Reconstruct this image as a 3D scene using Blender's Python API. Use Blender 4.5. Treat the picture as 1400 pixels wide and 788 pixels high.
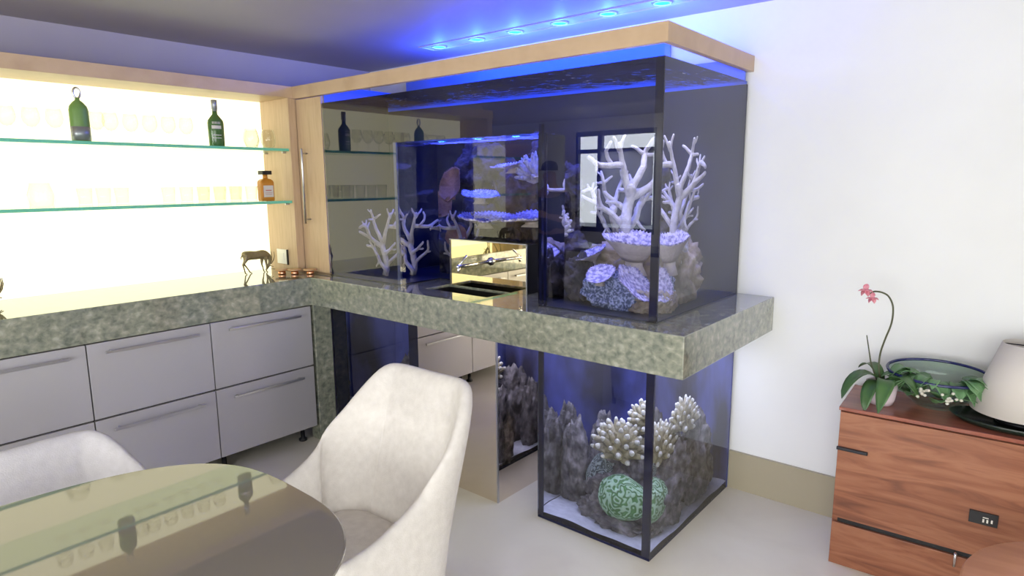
import bpy, bmesh, math, random
from mathutils import Vector, Matrix, noise
C = bpy.context.scene.collection
PI = math.pi
for o in list(bpy.data.objects): bpy.data.objects.remove(o)

# ------------------------------------------------------------------ camera, world, lights, exposure
cam_d = bpy.data.cameras.new('camera'); cam = bpy.data.objects.new('camera', cam_d); C.objects.link(cam)
cam_d.sensor_width = 36; cam_d.lens = 36*871.5/1400; cam_d.clip_start = .05
yaw, pitch, roll = math.radians(39.6416), math.radians(-9.5764), math.radians(-.3846)
f_ = Vector((-math.sin(yaw)*math.cos(pitch), math.cos(yaw)*math.cos(pitch), math.sin(pitch)))
r_ = Vector((math.cos(yaw), math.sin(yaw), 0)); u_ = r_.cross(f_)
r2 = math.cos(roll)*r_+math.sin(roll)*u_; u2 = -math.sin(roll)*r_+math.cos(roll)*u_
cam.matrix_world = Matrix(((r2.x, u2.x, -f_.x, 3.1204), (r2.y, u2.y, -f_.y, -2.127), (r2.z, u2.z, -f_.z, 1.5), (0, 0, 0, 1)))
sc = bpy.context.scene; sc.camera = cam
sc.view_settings.view_transform = 'Standard'; sc.view_settings.look = 'None'
sc.view_settings.gamma = 1; sc.view_settings.use_curve_mapping = False
sc.view_settings.exposure = 0.0
w = bpy.data.worlds.new('world'); sc.world = w; w.use_nodes = True
w.node_tree.nodes['Background'].inputs[0].default_value = (.80, .90, 1, 1)
w.node_tree.nodes['Background'].inputs[1].default_value = 3.0

def area(name, loc, direction, sx, sy, power, col, spread=180):
    l = bpy.data.lights.new(name, 'AREA'); l.shape = 'RECTANGLE'; l.size = sx; l.size_y = sy
    l.energy = power; l.color = col; l.spread = math.radians(spread)
    o = bpy.data.objects.new(name, l); C.objects.link(o); o.location = loc
    o.rotation_euler = Vector(direction).to_track_quat('-Z', 'Y').to_euler(); return o
ZC_ = 2.256
# daylight through the garden windows behind the camera, and through the high window on the right
area('garden_daylight', (3.1, -4.95, 1.25), (0, 1, -.05), 3.4, 2.0, 168, (1, .975, .92))
area('side_daylight', (5.35, -2.4, 1.45), (-1, .12, -.05), 2.6, 1.4, 46, (1, .985, .95))
area('far_window_daylight', (-1.0, -4.95, 1.5), (0, 1, 0), 1.2, 1.1, 30, (.92, .96, 1))
area('far_wall_fill', (-.4, -3.7, ZC_-.02), (0, -.6, -1), 1.6, .12, 26, (1, .93, .84))  # added fill light that brightens the far wall, no lamp body

# ------------------------------------------------------------------ materials
def mat(name, col=(.5, .5, .5), rough=.5, metal=0, ior=1.45, **kw):
    m = bpy.data.materials.new(name); m.use_nodes = True
    b = m.node_tree.nodes['Principled BSDF']
    b.inputs['Base Color'].default_value = (*col, 1); b.inputs['Roughness'].default_value = rough
    b.inputs['Metallic'].default_value = metal; b.inputs['IOR'].default_value = ior
    for k, v in kw.items(): b.inputs[k].default_value = v
    return m
def nd(m, t, **kw):
    n = m.node_tree.nodes.new(t)
    for k, v in kw.items(): setattr(n, k, v)
    return n
def lk(m, a, b): m.node_tree.links.new(a, b)
def coords(m, scale=(1, 1, 1), rot=(0, 0, 0)):
    t = nd(m, 'ShaderNodeTexCoord'); p = nd(m, 'ShaderNodeMapping')
    p.inputs['Scale'].default_value = scale; p.inputs['Rotation'].default_value = rot
    lk(m, t.outputs['Object'], p.inputs['Vector']); return p.outputs[0]
def ramp(m, fac, stops):
    r = nd(m, 'ShaderNodeValToRGB'); e = r.color_ramp.elements
    while len(e) < len(stops): e.new(.5)
    for i, (p, c) in enumerate(stops): e[i].position = p; e[i].color = (*c, 1)
    lk(m, fac, r.inputs[0]); return r.outputs[0]
def noisemat(name, stops, scale=5, detail=6, rough=.5, stretch=(1, 1, 1), rot=(0, 0, 0), dist=0, bump=0, bscale=None, **kw):
    m = mat(name, rough=rough, **kw); b = m.node_tree.nodes['Principled BSDF']
    v = coords(m, stretch, rot); n = nd(m, 'ShaderNodeTexNoise')
    n.inputs['Scale'].default_value = scale; n.inputs['Detail'].default_value = detail; n.inputs['Distortion'].default_value = dist
    lk(m, v, n.inputs['Vector']); lk(m, ramp(m, n.outputs['Fac'], stops), b.inputs['Base Color'])
    if bump:
        n2 = nd(m, 'ShaderNodeTexNoise'); n2.inputs['Scale'].default_value = bscale or scale*4; n2.inputs['Detail'].default_value = 4
        lk(m, v, n2.inputs['Vector'])
        bp = nd(m, 'ShaderNodeBump'); bp.inputs['Strength'].default_value = bump; bp.inputs['Distance'].default_value = .01
        lk(m, n2.outputs['Fac'], bp.inputs['Height']); lk(m, bp.outputs[0], b.inputs['Normal'])
    return m
def clearmat(name, tint=(1, 1, 1), ior=1.5, rough=0.0, thin=True):
    """thin clear glass: fresnel between see-through and mirror"""
    m = bpy.data.materials.new(name); m.use_nodes = True; nt = m.node_tree; nt.nodes.clear()
    o = nd(m, 'ShaderNodeOutputMaterial'); mx = nd(m, 'ShaderNodeMixShader'); t = nd(m, 'ShaderNodeBsdfTransparent')
    g = nd(m, 'ShaderNodeBsdfGlossy'); fr = nd(m, 'ShaderNodeFresnel')
    t.inputs[0].default_value = (*tint, 1); g.inputs['Roughness'].default_value = rough; fr.inputs[0].default_value = ior
    if thin:                                                        # both faces of a thin wall mirror alike
        nt.nodes.remove(fr); lw = nd(m, 'ShaderNodeLayerWeight'); lw.inputs[0].default_value = .5
        pw = nd(m, 'ShaderNodeMath', operation='POWER'); pw.inputs[1].default_value = 4; lk(m, lw.outputs['Facing'], pw.inputs[0])
        fr = nd(m, 'ShaderNodeMath', operation='MULTIPLY_ADD'); fr.inputs[1].default_value = .55; fr.inputs[2].default_value = .035; lk(m, pw.outputs[0], fr.inputs[0])
    lk(m, fr.outputs[0], mx.inputs[0]); lk(m, t.outputs[0], mx.inputs[1]); lk(m, g.outputs[0], mx.inputs[2]); lk(m, mx.outputs[0], o.inputs[0])
    return m
def emis(name, col, s):
    m = bpy.data.materials.new(name); m.use_nodes = True; nt = m.node_tree; nt.nodes.clear()
    o = nd(m, 'ShaderNodeOutputMaterial'); e = nd(m, 'ShaderNodeEmission'); e.inputs[0].default_value = (*col, 1); e.inputs[1].default_value = s
    lk(m, e.outputs[0], o.inputs[0]); return m

M = {}
M['wall'] = noisemat('painted_wall', [(.3, (.74, .745, .73)), (.7, (.77, .775, .76))], 3, 3, .75)
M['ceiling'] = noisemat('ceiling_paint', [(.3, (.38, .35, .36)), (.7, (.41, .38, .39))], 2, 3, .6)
M['floor'] = noisemat('pale_limestone', [(.3, (.66, .61, .50)), (.55, (.74, .70, .585)), (.8, (.78, .745, .64))], 2.2, 8, .32, dist=.6)
M['skirt'] = mat('tan_skirting', (.38, .335, .235), .35)
M['oak'] = noisemat('light_oak', [(.3, (.47, .325, .20)), (.55, (.54, .385, .245)), (.75, (.505, .355, .22))], 6, 8, .42, stretch=(1, 1, 1), dist=.2, bump=.03, bscale=60)
M['oakv'] = noisemat('light_oak_upright', [(.3, (.47, .325, .20)), (.55, (.54, .385, .245)), (.75, (.505, .355, .22))], 8, 8, .42, stretch=(8, 8, .7), dist=.2)
M['stone'] = noisemat('green_granite', [(.30, (.14, .155, .125)), (.44, (.215, .23, .18)), (.56, (.275, .285, .22)), (.72, (.40, .40, .32))], 34, 15, .045, dist=.3, stretch=(1, 1, 1.2), ior=1.6)
_v = M['stone']; _b = _v.node_tree.nodes['Principled BSDF']; _b.inputs['Coat Weight'].default_value = .6; _b.inputs['Coat Roughness'].default_value = .02
M['front'] = mat('satin_lacquer', (.46, .445, .46), .32, .25)
M['carcass'] = mat('dark_carcass', (.035, .03, .03), .5)
M['chrome'] = mat('chrome', (.8, .8, .82), .12, 1)
M['steel'] = mat('brushed_steel', (.55, .55, .58), .28, 1)
M['mirror'] = mat('bronze_mirror', (.80, .72, .62), .015, 1)
M['gold'] = mat('warm_reflect_mirror', (.95, .82, .52), .02, 1)  # warm bar light reflected in the panel put into the mirror colour
M['navy'] = mat('navy_seam', (.008, .010, .045), .08, 0, 1.5)
M['bluegrey'] = mat('polished_seam', (.16, .18, .30), .08, 0, 1.6)
M['tankback'] = noisemat('tank_backing', [(.3, (.006, .008, .022)), (.7, (.012, .016, .045))], 4, 4, .35)
M['tankback_haze'] = noisemat('haze_backing', [(.40, (.012, .014, .05)), (.62, (.10, .125, .46))], 3, 6, .5, stretch=(1, 1, .6))  # lit blue haze painted as brighter patches on the dark backing
M['clear'] = clearmat('clear_glass')
M['black'] = mat('black_plastic', (.012, .012, .014), .35)
M['dark'] = mat('dark_metal', (.03, .03, .035), .3, .6)
M['fabric'] = noisemat('cream_cover', [(.3, (.66, .62, .57)), (.7, (.74, .70, .65))], 40, 4, .9, bump=.15, bscale=260)
M['fabric_shaded'] = noisemat('shaded_cover', [(.3, (.56, .54, .55)), (.7, (.62, .60, .61))], 40, 4, .9, bump=.15, bscale=260)  # same cover, with the left chair's shade put into the colour
M['walnut'] = noisemat('walnut_veneer', [(.28, (.14, .047, .024)), (.45, (.25, .090, .044)), (.6, (.33, .135, .070)), (.78, (.20, .068, .035))], 3.2, 9, .34, stretch=(1.0, 3, 7.5), rot=(0, math.radians(5), 0), dist=1.1)
M['walnut_top'] = noisemat('walnut_top', [(.3, (.22, .065, .045)), (.6, (.32, .105, .065))], 4, 8, .18, stretch=(1, 6, 3), dist=.6)
M['tabletop'] = mat('taupe_glass', (.25, .225, .18), .03, 0, 1.75)
M['edge'] = mat('glass_edge', (.20, .19, .15), .15)
M['sand'] = noisemat('pale_sand', [(.3, (.52, .52, .56)), (.7, (.66, .66, .70))], 30, 6, .9, bump=.4, bscale=120)
M['rock'] = noisemat('live_rock', [(.3, (.03, .028, .03)), (.47, (.11, .10, .10)), (.60, (.22, .20, .195)), (.8, (.40, .37, .38))], 22, 10, .9, bump=.8, bscale=60)
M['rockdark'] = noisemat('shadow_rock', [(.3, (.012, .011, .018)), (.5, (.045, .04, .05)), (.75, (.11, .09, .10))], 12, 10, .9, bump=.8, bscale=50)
M['rockblue'] = noisemat('speckled_rock', [(.42, (.08, .11, .20)), (.5, (.20, .25, .42)), (.6, (.45, .50, .72))], 90, 3, .9, bump=1, bscale=60)
M['rocktan'] = noisemat('tan_rock', [(.3, (.22, .17, .12)), (.6, (.42, .34, .24)), (.8, (.55, .48, .40))], 16, 8, .9, bump=.6)
M['white_coral'] = noisemat('white_coral', [(.3, (.42, .395, .37)), (.7, (.64, .61, .59))], 30, 5, .8, bump=.8, bscale=150)
M['beige_coral'] = noisemat('beige_coral', [(.3, (.36, .30, .24)), (.7, (.62, .56, .50))], 20, 5, .85, bump=.4)
M['plate_under'] = noisemat('plate_under', [(.3, (.40, .34, .28)), (.7, (.62, .54, .48))], 14, 6, .85, bump=.4)
M['plate_top'] = noisemat('plate_top', [(.40, (.26, .24, .42)), (.50, (.52, .48, .68)), (.62, (.76, .72, .86))], 60, 4, .8, bump=1, bscale=110)
M['orange_coral'] = noisemat('orange_coral', [(.3, (.14, .07, .045)), (.7, (.36, .19, .12))], 12, 6, .85, bump=.5)
M['olive_coral'] = noisemat('olive_coral', [(.3, (.20, .175, .10)), (.7, (.46, .41, .26))], 18, 6, .8, bump=.5)
M['pale_tip'] = mat('pale_tip', (.62, .60, .50), .7)
M['leaf'] = noisemat('orchid_leaf', [(.3, (.035, .085, .025)), (.7, (.08, .17, .05))], 9, 4, .35)
M['leaf2'] = noisemat('bowl_leaf', [(.3, (.05, .12, .05)), (.6, (.13, .26, .11)), (.8, (.24, .36, .20))], 14, 5, .4)
M['stem'] = mat('brown_green_stem', (.07, .075, .035), .5)
M['petal'] = noisemat('pink_petal', [(.3, (.55, .14, .20)), (.7, (.78, .38, .42))], 60, 3, .6)
M['pink_pot'] = mat('pale_pink_ceramic', (.72, .60, .64), .2)
M['shade'] = mat('lamp_shade', (.60, .56, .51), .85)
M['bluerim'] = mat('cobalt_rim', (.01, .015, .09), .1, 0, 1.6)
M['bowlglass'] = clearmat('pale_bowl_glass', (.86, .93, .88), 1.45, .05)
M['copper'] = mat('copper', (.75, .36, .20), .25, 1)
M['coaster'] = noisemat('coaster_wood', [(.3, (.40, .22, .10)), (.7, (.60, .36, .18))], 20, 5, .4, stretch=(1, 6, 1))
M['bronze'] = noisemat('bronze', [(.3, (.19, .15, .08)), (.7, (.30, .24, .13))], 20, 4, .5, metal=.25)
M['white'] = mat('white_plastic', (.78, .76, .68), .3)
M['cyan_led'] = emis('cyan_led', (.02, .55, 1), 5.0)

def brain_mat(name, a, b_, scale=7, freq=34, low=None):
    m = mat(name, rough=.65); b = m.node_tree.nodes['Principled BSDF']; v = coords(m)
    n = nd(m, 'ShaderNodeTexNoise'); n.inputs['Scale'].default_value = scale; n.inputs['Detail'].default_value = 1.2
    lk(m, v, n.inputs['Vector'])
    mu = nd(m, 'ShaderNodeMath', operation='MULTIPLY'); mu.inputs[1].default_value = freq; lk(m, n.outputs['Fac'], mu.inputs[0])
    si = nd(m, 'ShaderNodeMath', operation='SINE'); lk(m, mu.outputs[0], si.inputs[0])
    ma = nd(m, 'ShaderNodeMath', operation='MULTIPLY_ADD'); ma.inputs[1].default_value = .5; ma.inputs[2].default_value = .5; lk(m, si.outputs[0], ma.inputs[0])
    lk(m, ramp(m, ma.outputs[0], [(.25, a), (.6, b_)]), b.inputs['Base Color'])
    bp = nd(m, 'ShaderNodeBump'); bp.inputs['Strength'].default_value = .9; bp.inputs['Distance'].default_value = .008
    lk(m, ma.outputs[0], bp.inputs['Height']); lk(m, bp.outputs[0], b.inputs['Normal']); return m
M['brain'] = brain_mat('green_brain', (.09, .24, .07), (.42, .62, .42), 26, 30)
M['brain2'] = brain_mat('grey_brain', (.10, .13, .12), (.36, .42, .40), 28, 40)

# backlit panel: bright acrylic, a little dimmer towards its edges' tubes
M['panel'] = emis('backlit_acrylic', (1.0, .945, .60), 2.0)

# water body seen through acrylic: acrylic's gloss outside, water's bending inside
def water_mat():
    m = bpy.data.materials.new('aquarium_water'); m.use_nodes = True; nt = m.node_tree; nt.nodes.clear()
    o = nd(m, 'ShaderNodeOutputMaterial'); mx = nd(m, 'ShaderNodeMixShader'); t = nd(m, 'ShaderNodeBsdfRefraction')
    g = nd(m, 'ShaderNodeBsdfGlossy'); fr = nd(m, 'ShaderNodeFresnel')
    t.inputs['Color'].default_value = (.93, .95, 1, 1); t.inputs['IOR'].default_value = 1.33; t.inputs['Roughness'].default_value = 0
    g.inputs['Roughness'].default_value = 0; fr.inputs[0].default_value = 1.75
    lk(m, fr.outputs[0], mx.inputs[0]); lk(m, t.outputs[0], mx.inputs[1]); lk(m, g.outputs[0], mx.inputs[2]); lk(m, mx.outputs[0], o.inputs[0])
    return m
M['water'] = water_mat()
def surf_mat():
    m = clearmat('water_surface', (1, 1, 1), 1.33, thin=False); nt = m.node_tree
    v = coords(m, (1, 1, 1)); n = nd(m, 'ShaderNodeTexNoise'); n.inputs['Scale'].default_value = 14; n.inputs['Detail'].default_value = 3; lk(m, v, n.inputs['Vector'])
    bp = nd(m, 'ShaderNodeBump'); bp.inputs['Strength'].default_value = .7; bp.inputs['Distance'].default_value = .02; lk(m, n.outputs['Fac'], bp.inputs['Height'])
    for x in nt.nodes:
        if x.type in ('BSDF_GLOSSY', 'FRESNEL'): lk(m, bp.outputs[0], x.inputs['Normal'])
    return m
M['surface'] = surf_mat()

# ------------------------------------------------------------------ building helpers
OFF = {}
class MB:
    def __init__(s): s.v = []; s.f = []; s.m = []
    def add(s, vs, fs, mi=0):
        b = len(s.v); s.v += [tuple(v) for v in vs]; s.f += [tuple(i+b for i in f) for f in fs]; s.m += [mi]*len(fs); return s
    def box(s, x0, x1, y0, y1, z0, z1, mi=0):
        return s.add([(x0,y0,z0),(x1,y0,z0),(x1,y1,z0),(x0,y1,z0),(x0,y0,z1),(x1,y0,z1),(x1,y1,z1),(x0,y1,z1)],
                     [(0,3,2,1),(4,5,6,7),(0,1,5,4),(1,2,6,5),(2,3,7,6),(3,0,4,7)], mi)
    def lathe(s, prof, n=32, c=(0,0,0), sx=1, sy=1, mi=0, closed=False):
        vs = []; fs = []; k = len(prof)
        for i in range(n):
            a = 2*PI*i/n
            for r, z in prof: vs.append((c[0]+r*math.cos(a)*sx, c[1]+r*math.sin(a)*sy, c[2]+z))
        for i in range(n):
            j = (i+1) % n
            for q in range(k-1): fs.append((i*k+q, j*k+q, j*k+q+1, i*k+q+1))
        if not closed:
            if prof[0][0] > 1e-6: fs.append(tuple(i*k for i in reversed(range(n))))
            if prof[-1][0] > 1e-6: fs.append(tuple(i*k+k-1 for i in range(n)))
        else:
            for i in range(n):
                j = (i+1) % n; fs.append((i*k+k-1, j*k+k-1, j*k, i*k))
        return s.add(vs, fs, mi)
    def tube(s, pts, rad, n=8, mi=0, round_end=True):
        pts = [Vector(p) for p in pts]
        if not hasattr(rad, '__len__'): rad = [rad]*len(pts)
        rad = list(rad)
        if round_end:
            d = (pts[-1]-pts[-2]).normalized(); r = rad[-1]
            pts += [pts[-1]+d*r*.6, pts[-1]+d*r*.95]; rad += [r*.75, r*.15]
        vs = []; fs = []; up = None
        for i, p in enumerate(pts):
            t = (pts[min(i+1, len(pts)-1)]-pts[max(i-1, 0)]).normalized()
            if up is None: up = t.orthogonal().normalized()
            else: up = (up-t*up.dot(t)).normalized()
            bi = t.cross(up)
            for k in range(n):
                a = 2*PI*k/n; vs.append(p+rad[i]*(math.cos(a)*up+math.sin(a)*bi))
        for i in range(len(pts)-1):
            for k in range(n):
                fs.append((i*n+k, i*n+(k+1) % n, (i+1)*n+(k+1) % n, (i+1)*n+k))
        fs.append(tuple(reversed(range(n)))); fs.append(tuple((len(pts)-1)*n+k for k in range(n)))
        return s.add(vs, fs, mi)
    def build(s, name, mats, parent=None, smooth=False, bevel=0, sub=0, local=False):
        me = bpy.data.meshes.new(name); me.from_pydata(s.v, [], s.f)
        mats = mats if isinstance(mats, (list, tuple)) else [mats]
        for x in mats: me.materials.append(M[x] if isinstance(x, str) else x)
        me.polygons.foreach_set('material_index', s.m)
        if smooth: me.polygons.foreach_set('use_smooth', [True]*len(me.polygons))
        o = bpy.data.objects.new(name, me); C.objects.link(o)
        if parent is not None:
            o.parent = parent; off = OFF.get(parent.name, Vector((0,0,0)))
            if not local: me.transform(Matrix.Translation(-off)); OFF[o.name] = off
        if bevel:
            b = o.modifiers.new('bevel', 'BEVEL'); b.width = bevel; b.segments = 2; b.limit_method = 'ANGLE'
        if sub:
            b = o.modifiers.new('sub', 'SUBSURF'); b.levels = sub; b.render_levels = sub
        me.update(); return o
def tag(o, label=None, cat=None, group=None, kind=None):
    for k, v in (('label', label), ('category', cat), ('group', group), ('kind', kind)):
        if v: o[k] = v
    return o
def thing(name, label, cat, loc=(0,0,0), group=None, rz=0):
    o = bpy.data.objects.new(name, None); C.objects.link(o); o.location = loc; o.rotation_euler[2] = rz
    o.empty_display_size = .1; OFF[o.name] = Vector(loc); return tag(o, label, cat, group)
def copy_tree(o, parent=None):
    c = o.copy(); C.objects.link(c); c.parent = parent
    for ch in list(o.children): copy_tree(ch, c)
    return c
def struct(name, mb, m, **kw): return tag(mb.build(name, m, **kw), kind='structure')
def cells(xs, ys, inside, z0, z1):
    """a slab made of grid cells, outer faces only"""
    mb = MB(); nx, ny = len(xs)-1, len(ys)-1; vi = {}
    bm_v = []; fs = []
    def V(i, j, t):
        if (i, j, t) not in vi: vi[(i, j, t)] = len(bm_v); bm_v.append((xs[i], ys[j], z1 if t else z0))
        return vi[(i, j, t)]
    I = lambda i, j: 0 <= i < nx and 0 <= j < ny and inside(.5*(xs[i]+xs[i+1]), .5*(ys[j]+ys[j+1]))
    for i in range(nx):
        for j in range(ny):
            if not I(i, j): continue
            fs.append((V(i,j,1), V(i+1,j,1), V(i+1,j+1,1), V(i,j+1,1))); fs.append((V(i,j+1,0), V(i+1,j+1,0), V(i+1,j,0), V(i,j,0)))
            if not I(i, j-1): fs.append((V(i,j,0), V(i+1,j,0), V(i+1,j,1), V(i,j,1)))
            if not I(i, j+1): fs.append((V(i+1,j+1,0), V(i,j+1,0), V(i,j+1,1), V(i+1,j+1,1)))
            if not I(i-1, j): fs.append((V(i,j+1,0), V(i,j,0), V(i,j,1), V(i,j+1,1)))
            if not I(i+1, j): fs.append((V(i+1,j,0), V(i+1,j+1,0), V(i+1,j+1,1), V(i+1,j,1)))
    return mb.add(bm_v, fs)

# ------------------------------------------------------------------ the room
YB = .829; ZC = 2.256; XL = -.61; X1 = 2.056
HC, HB = .970, .8134
struct('floor', MB().box(-3.2, 5.3, -4.95, YB+.1, -.08, 0), 'floor')
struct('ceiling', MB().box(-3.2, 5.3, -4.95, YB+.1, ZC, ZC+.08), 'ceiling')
struct('wall_back', MB().box(XL-.1, 5.3, YB, YB+.1, 0, ZC), 'wall')
M['wall_dim'] = noisemat('shaded_wall_paint', [(.3, (.40, .37, .40)), (.7, (.43, .40, .43))], 3, 3, .75)  # weaker daylight on the bar wall put into a darker colour
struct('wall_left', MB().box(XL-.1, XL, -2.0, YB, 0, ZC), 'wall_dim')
struct('wall_left_return', MB().box(-3.1, XL-.1, -2.0, -1.9, 0, ZC), 'wall')
struct('wall_far_left', MB().box(-3.2, -3.1, -4.8, -1.9, 0, ZC), 'wall')
# front wall with two window openings
fw = MB()
for a in [(-3.1, -1.55, 0, ZC), (-1.55, -.42, 0, .85), (-1.55, -.42, 2.1, ZC), (-.42, 1.4, 0, ZC), (1.4, 4.8, 0, .12), (1.4, 4.8, 2.15, ZC), (4.8, 5.3, 0, ZC)]:
    fw.box(a[0], a[1], -4.88, -4.8, a[2], a[3])
struct('wall_front', fw, 'wall')
rw = MB()
for a in [(-4.8, -3.8, 0, ZC), (-3.8, -1.0, 0, .7), (-3.8, -1.0, 2.15, ZC), (-1.0, YB, 0, ZC)]:
    rw.box(5.2, 5.28, a[0], a[1], a[2], a[3])
struct('wall_right', rw, 'wall')
def window(n, lab, ax, pl, a0, a1, z0, z1, mull):
    mb = MB(); g = MB(); t = .03
    def bx(b, p, q, r, s, d=.03):
        if ax == 'y': b.box(p, q, pl-d, pl+d, r, s)
        else: b.box(pl-d, pl+d, p, q, r, s)
    for x in [a0] + mull + [a1]: bx(mb, x-t, x+t, z0, z1)
    bx(mb, a0, a1, z0, z0+2*t); bx(mb, a0, a1, z1-2*t, z1); bx(mb, a0, a1, 1.83, 1.88)
    o = struct('window_%d' % n, mb, 'dark'); bx(g, a0, a1, z0, z1, .004)
    p = g.build('pane', 'clear', o); return o
w1 = window(1, '', 'y', -4.84, -1.55, -.42, .85, 2.1, [-1.2])
window(2, '', 'y', -4.84, 1.4, 4.8, .12, 2.15, [2.5, 3.6])
window(3, '', 'x', 5.24, -3.8, -1.0, .7, 2.15, [-2.4])
M['blind'] = mat('roller_blind', (.60, .60, .62), .9)
_t = nd(M['blind'], 'ShaderNodeBsdfTranslucent'); _t.inputs[0].default_value = (.7, .7, .74, 1); _x = nd(M['blind'], 'ShaderNodeMixShader'); _x.inputs[0].default_value = .6
lk(M['blind'], M['blind'].node_tree.nodes['Principled BSDF'].outputs[0], _x.inputs[1]); lk(M['blind'], _t.outputs[0], _x.inputs[2])
lk(M['blind'], _x.outputs[0], M['blind'].node_tree.nodes['Material Output'].inputs[0])
bl = MB(); bl.box(-1.17, -.45, -4.79, -4.785, .98, 1.84); bl.box(-1.17, -.45, -4.80, -4.775, .96, .985)
tag(bl.build('roller_blind', 'blind', w1))
# baseboards
struct('baseboard_back', MB().box(X1+.002, 5.2, YB-.014, YB, 0, .190).box(X1+.002, 5.2, YB-.017, YB, .186, .191), 'skirt')

# a dark desk under the far window, seen in the aquarium's front glass
dk = thing('desk', 'dark desk below the far window, mirrored in the aquarium glass', 'desk', (-.5, -3.9, 0))
MB().box(-1.6, .9, -4.2, -3.6, .74, .78).build('top', 'dark', dk, bevel=.003)
for x in (-1.55, .85):
    for y in (-4.15, -3.65): MB().box(x-.025, x+.025, y-.025, y+.025, 0, .74).build('leg', 'dark', dk)
# ------------------------------------------------------------------ worktop
xs = [-.605, -.0094, .78, 1.19, X1+.1654]; ys = [-1.80, -.1212, .022, .186, YB-.001]
def ins(x, y):
    if x < -.0094: return True
    if y < -.1212: return False
    if .78 < x < 1.19 and .022 < y < .186: return False
    return True
ct = cells(xs, ys, ins, HB, HC).build('worktop', 'stone', bevel=.003)
tag(ct, 'thick green-grey granite worktop running along the bar and round the aquarium', 'worktop')
bs = MB().box(.775, 1.195, .017, .191, HB+.01, HB+.02); bs.box(.775, .783, .017, .191, HB+.02, HC-.012); bs.box(1.187, 1.195, .017, .191, HB+.02, HC-.012)
bs.box(.775, 1.195, .017, .024, HB+.02, HC-.012); bs.box(.775, 1.195, .184, .191, HB+.02, HC-.012)
bs.build('sink_basin', 'black', ct)
bs = MB().lathe([(.022, 0), (.022, .004), (.015, .005), (0, .003)], 20, (.985, .104, HB+.02)); bs.build('sink_drain', 'chrome', ct, smooth=True)
tag(MB().box(-.10, -.0107, -.1141, -.001, 0, HB-.001).build('stone_leg', 'stone', bevel=.002), 'upright granite panel holding up the worktop beside the drawers', 'support')

# drawer units
def drawer_unit(y0, y1, lab):
    t = thing('drawer_cabinet', lab, 'cabinet', (-.3, (y0+y1)/2, 0), 'low drawer cabinets under the bar worktop')
    MB().box(-.57, -.037, y0+.002, y1-.002, .10, HB-.004).build('body', 'carcass', t)
    for (za, zb, hz) in ((.4655, HB-.006, .765), (.0973, .4575, .408)):
        d = MB().box(-.036, -.016, y0+.0025, y1-.0025, za, zb).build('drawer', 'front', t, bevel=.0015)
        h = MB(); ym = (y0+y1)/2
        h.box(.006, .014, ym-.205, ym+.205, hz-.006, hz+.006)
        h.box(-.017, .008, ym-.185, ym-.177, hz-.004, hz+.004); h.box(-.017, .008, ym+.177, ym+.185, hz-.004, hz+.004)
        h.build('handle', 'steel', d, bevel=.0015)
    for x in (-.10, -.5):
        for y in (y0+.05, y1-.05):
            MB().lathe([(.024, 0), (.024, .012), (.012, .02), (.012, .10)], 16, (x, y, 0)).build('foot', 'dark', t, smooth=True)
drawer_unit(-.699, -.128, 'grey two-drawer cabinet next to the stone leg, nearest the aquarium')
drawer_unit(-1.24, -.699, 'grey two-drawer cabinet in the middle, second from the stone leg')
drawer_unit(-1.79, -1.24, 'grey two-drawer cabinet cut by the left edge of the photo')

# ------------------------------------------------------------------ bar niche
HQ, HP, HS = 2.0361, 1.9683, 1.9718
NX, NB, N0, N1 = -.247, -.548, -1.66, -.049
bar = thing('bar_shelf_unit', 'oak-framed backlit bar niche with two glass shelves, standing on the worktop', 'shelf unit', (-.4, -.7, HC))
MB().box(-.60, NX, N0-.06, 0, HS, HQ).build('top_board', 'oak', bar, bevel=.001)
MB().box(-.60, NX, N1, -.001, HC+.0005, HS-.0005).build('side_panel', 'oakv', bar, bevel=.001)
MB().box(-.60, NX, N0-.05, N0, HC+.0005, HS-.0005).build('side_panel', 'oakv', bar, bevel=.001)
MB().box(NB-.02, NB, N0, N1, HC+.001, HS-.001).build('light_panel', 'panel', bar)['label'] = 'glowing warm white panel'
M['shelf_glass'] = clearmat('shelf_glass', (.90, .97, .92), 1.5)
M['shelf_edge'] = mat('green_glass_edge', (.16, .55, .38), .1, **{'Emission Color': (0,0,0,1)})
for z in (1.678, 1.381):
    s = MB().box(NB+.004, -.267, N0+.002, N1-.002, z-.003, z+.012).build('glass_shelf', 'shelf_glass', bar); s['label'] = 'green-edged clear glass shelf'
    MB().box(-.267, -.263, N0+.002, N1-.002, z-.003, z+.012).build('shelf_edge', 'shelf_edge', s)
    for y in (N0+.012, N1-.012):
        for x in (-.30, -.50):
            MB().tube([(x, y-.012, z-.009), (x, y+.012, z-.009)], .0055, 10).build('shelf_pin', 'steel', bar)
SH1, SH2 = 1.690, 1.393
# socket on the niche's side
sk = thing('wall_socket', 'small cream switch plate on the oak side of the bar niche', 'switch', (-.40, N1, 1.055))
MB().box(-.455, -.350, N1-.010, N1-.0005, 1.012, 1.100).build('plate', 'white', sk, bevel=.002)
MB().box(-.428, -.377, N1-.013, N1-.009, 1.034, 1.078).build('rocker', 'white', sk, bevel=.002)
MB().box(-.349, -.342, N1-.010, N1-.0005, 1.008, 1.100).build('side_gap', 'black', sk)

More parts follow.
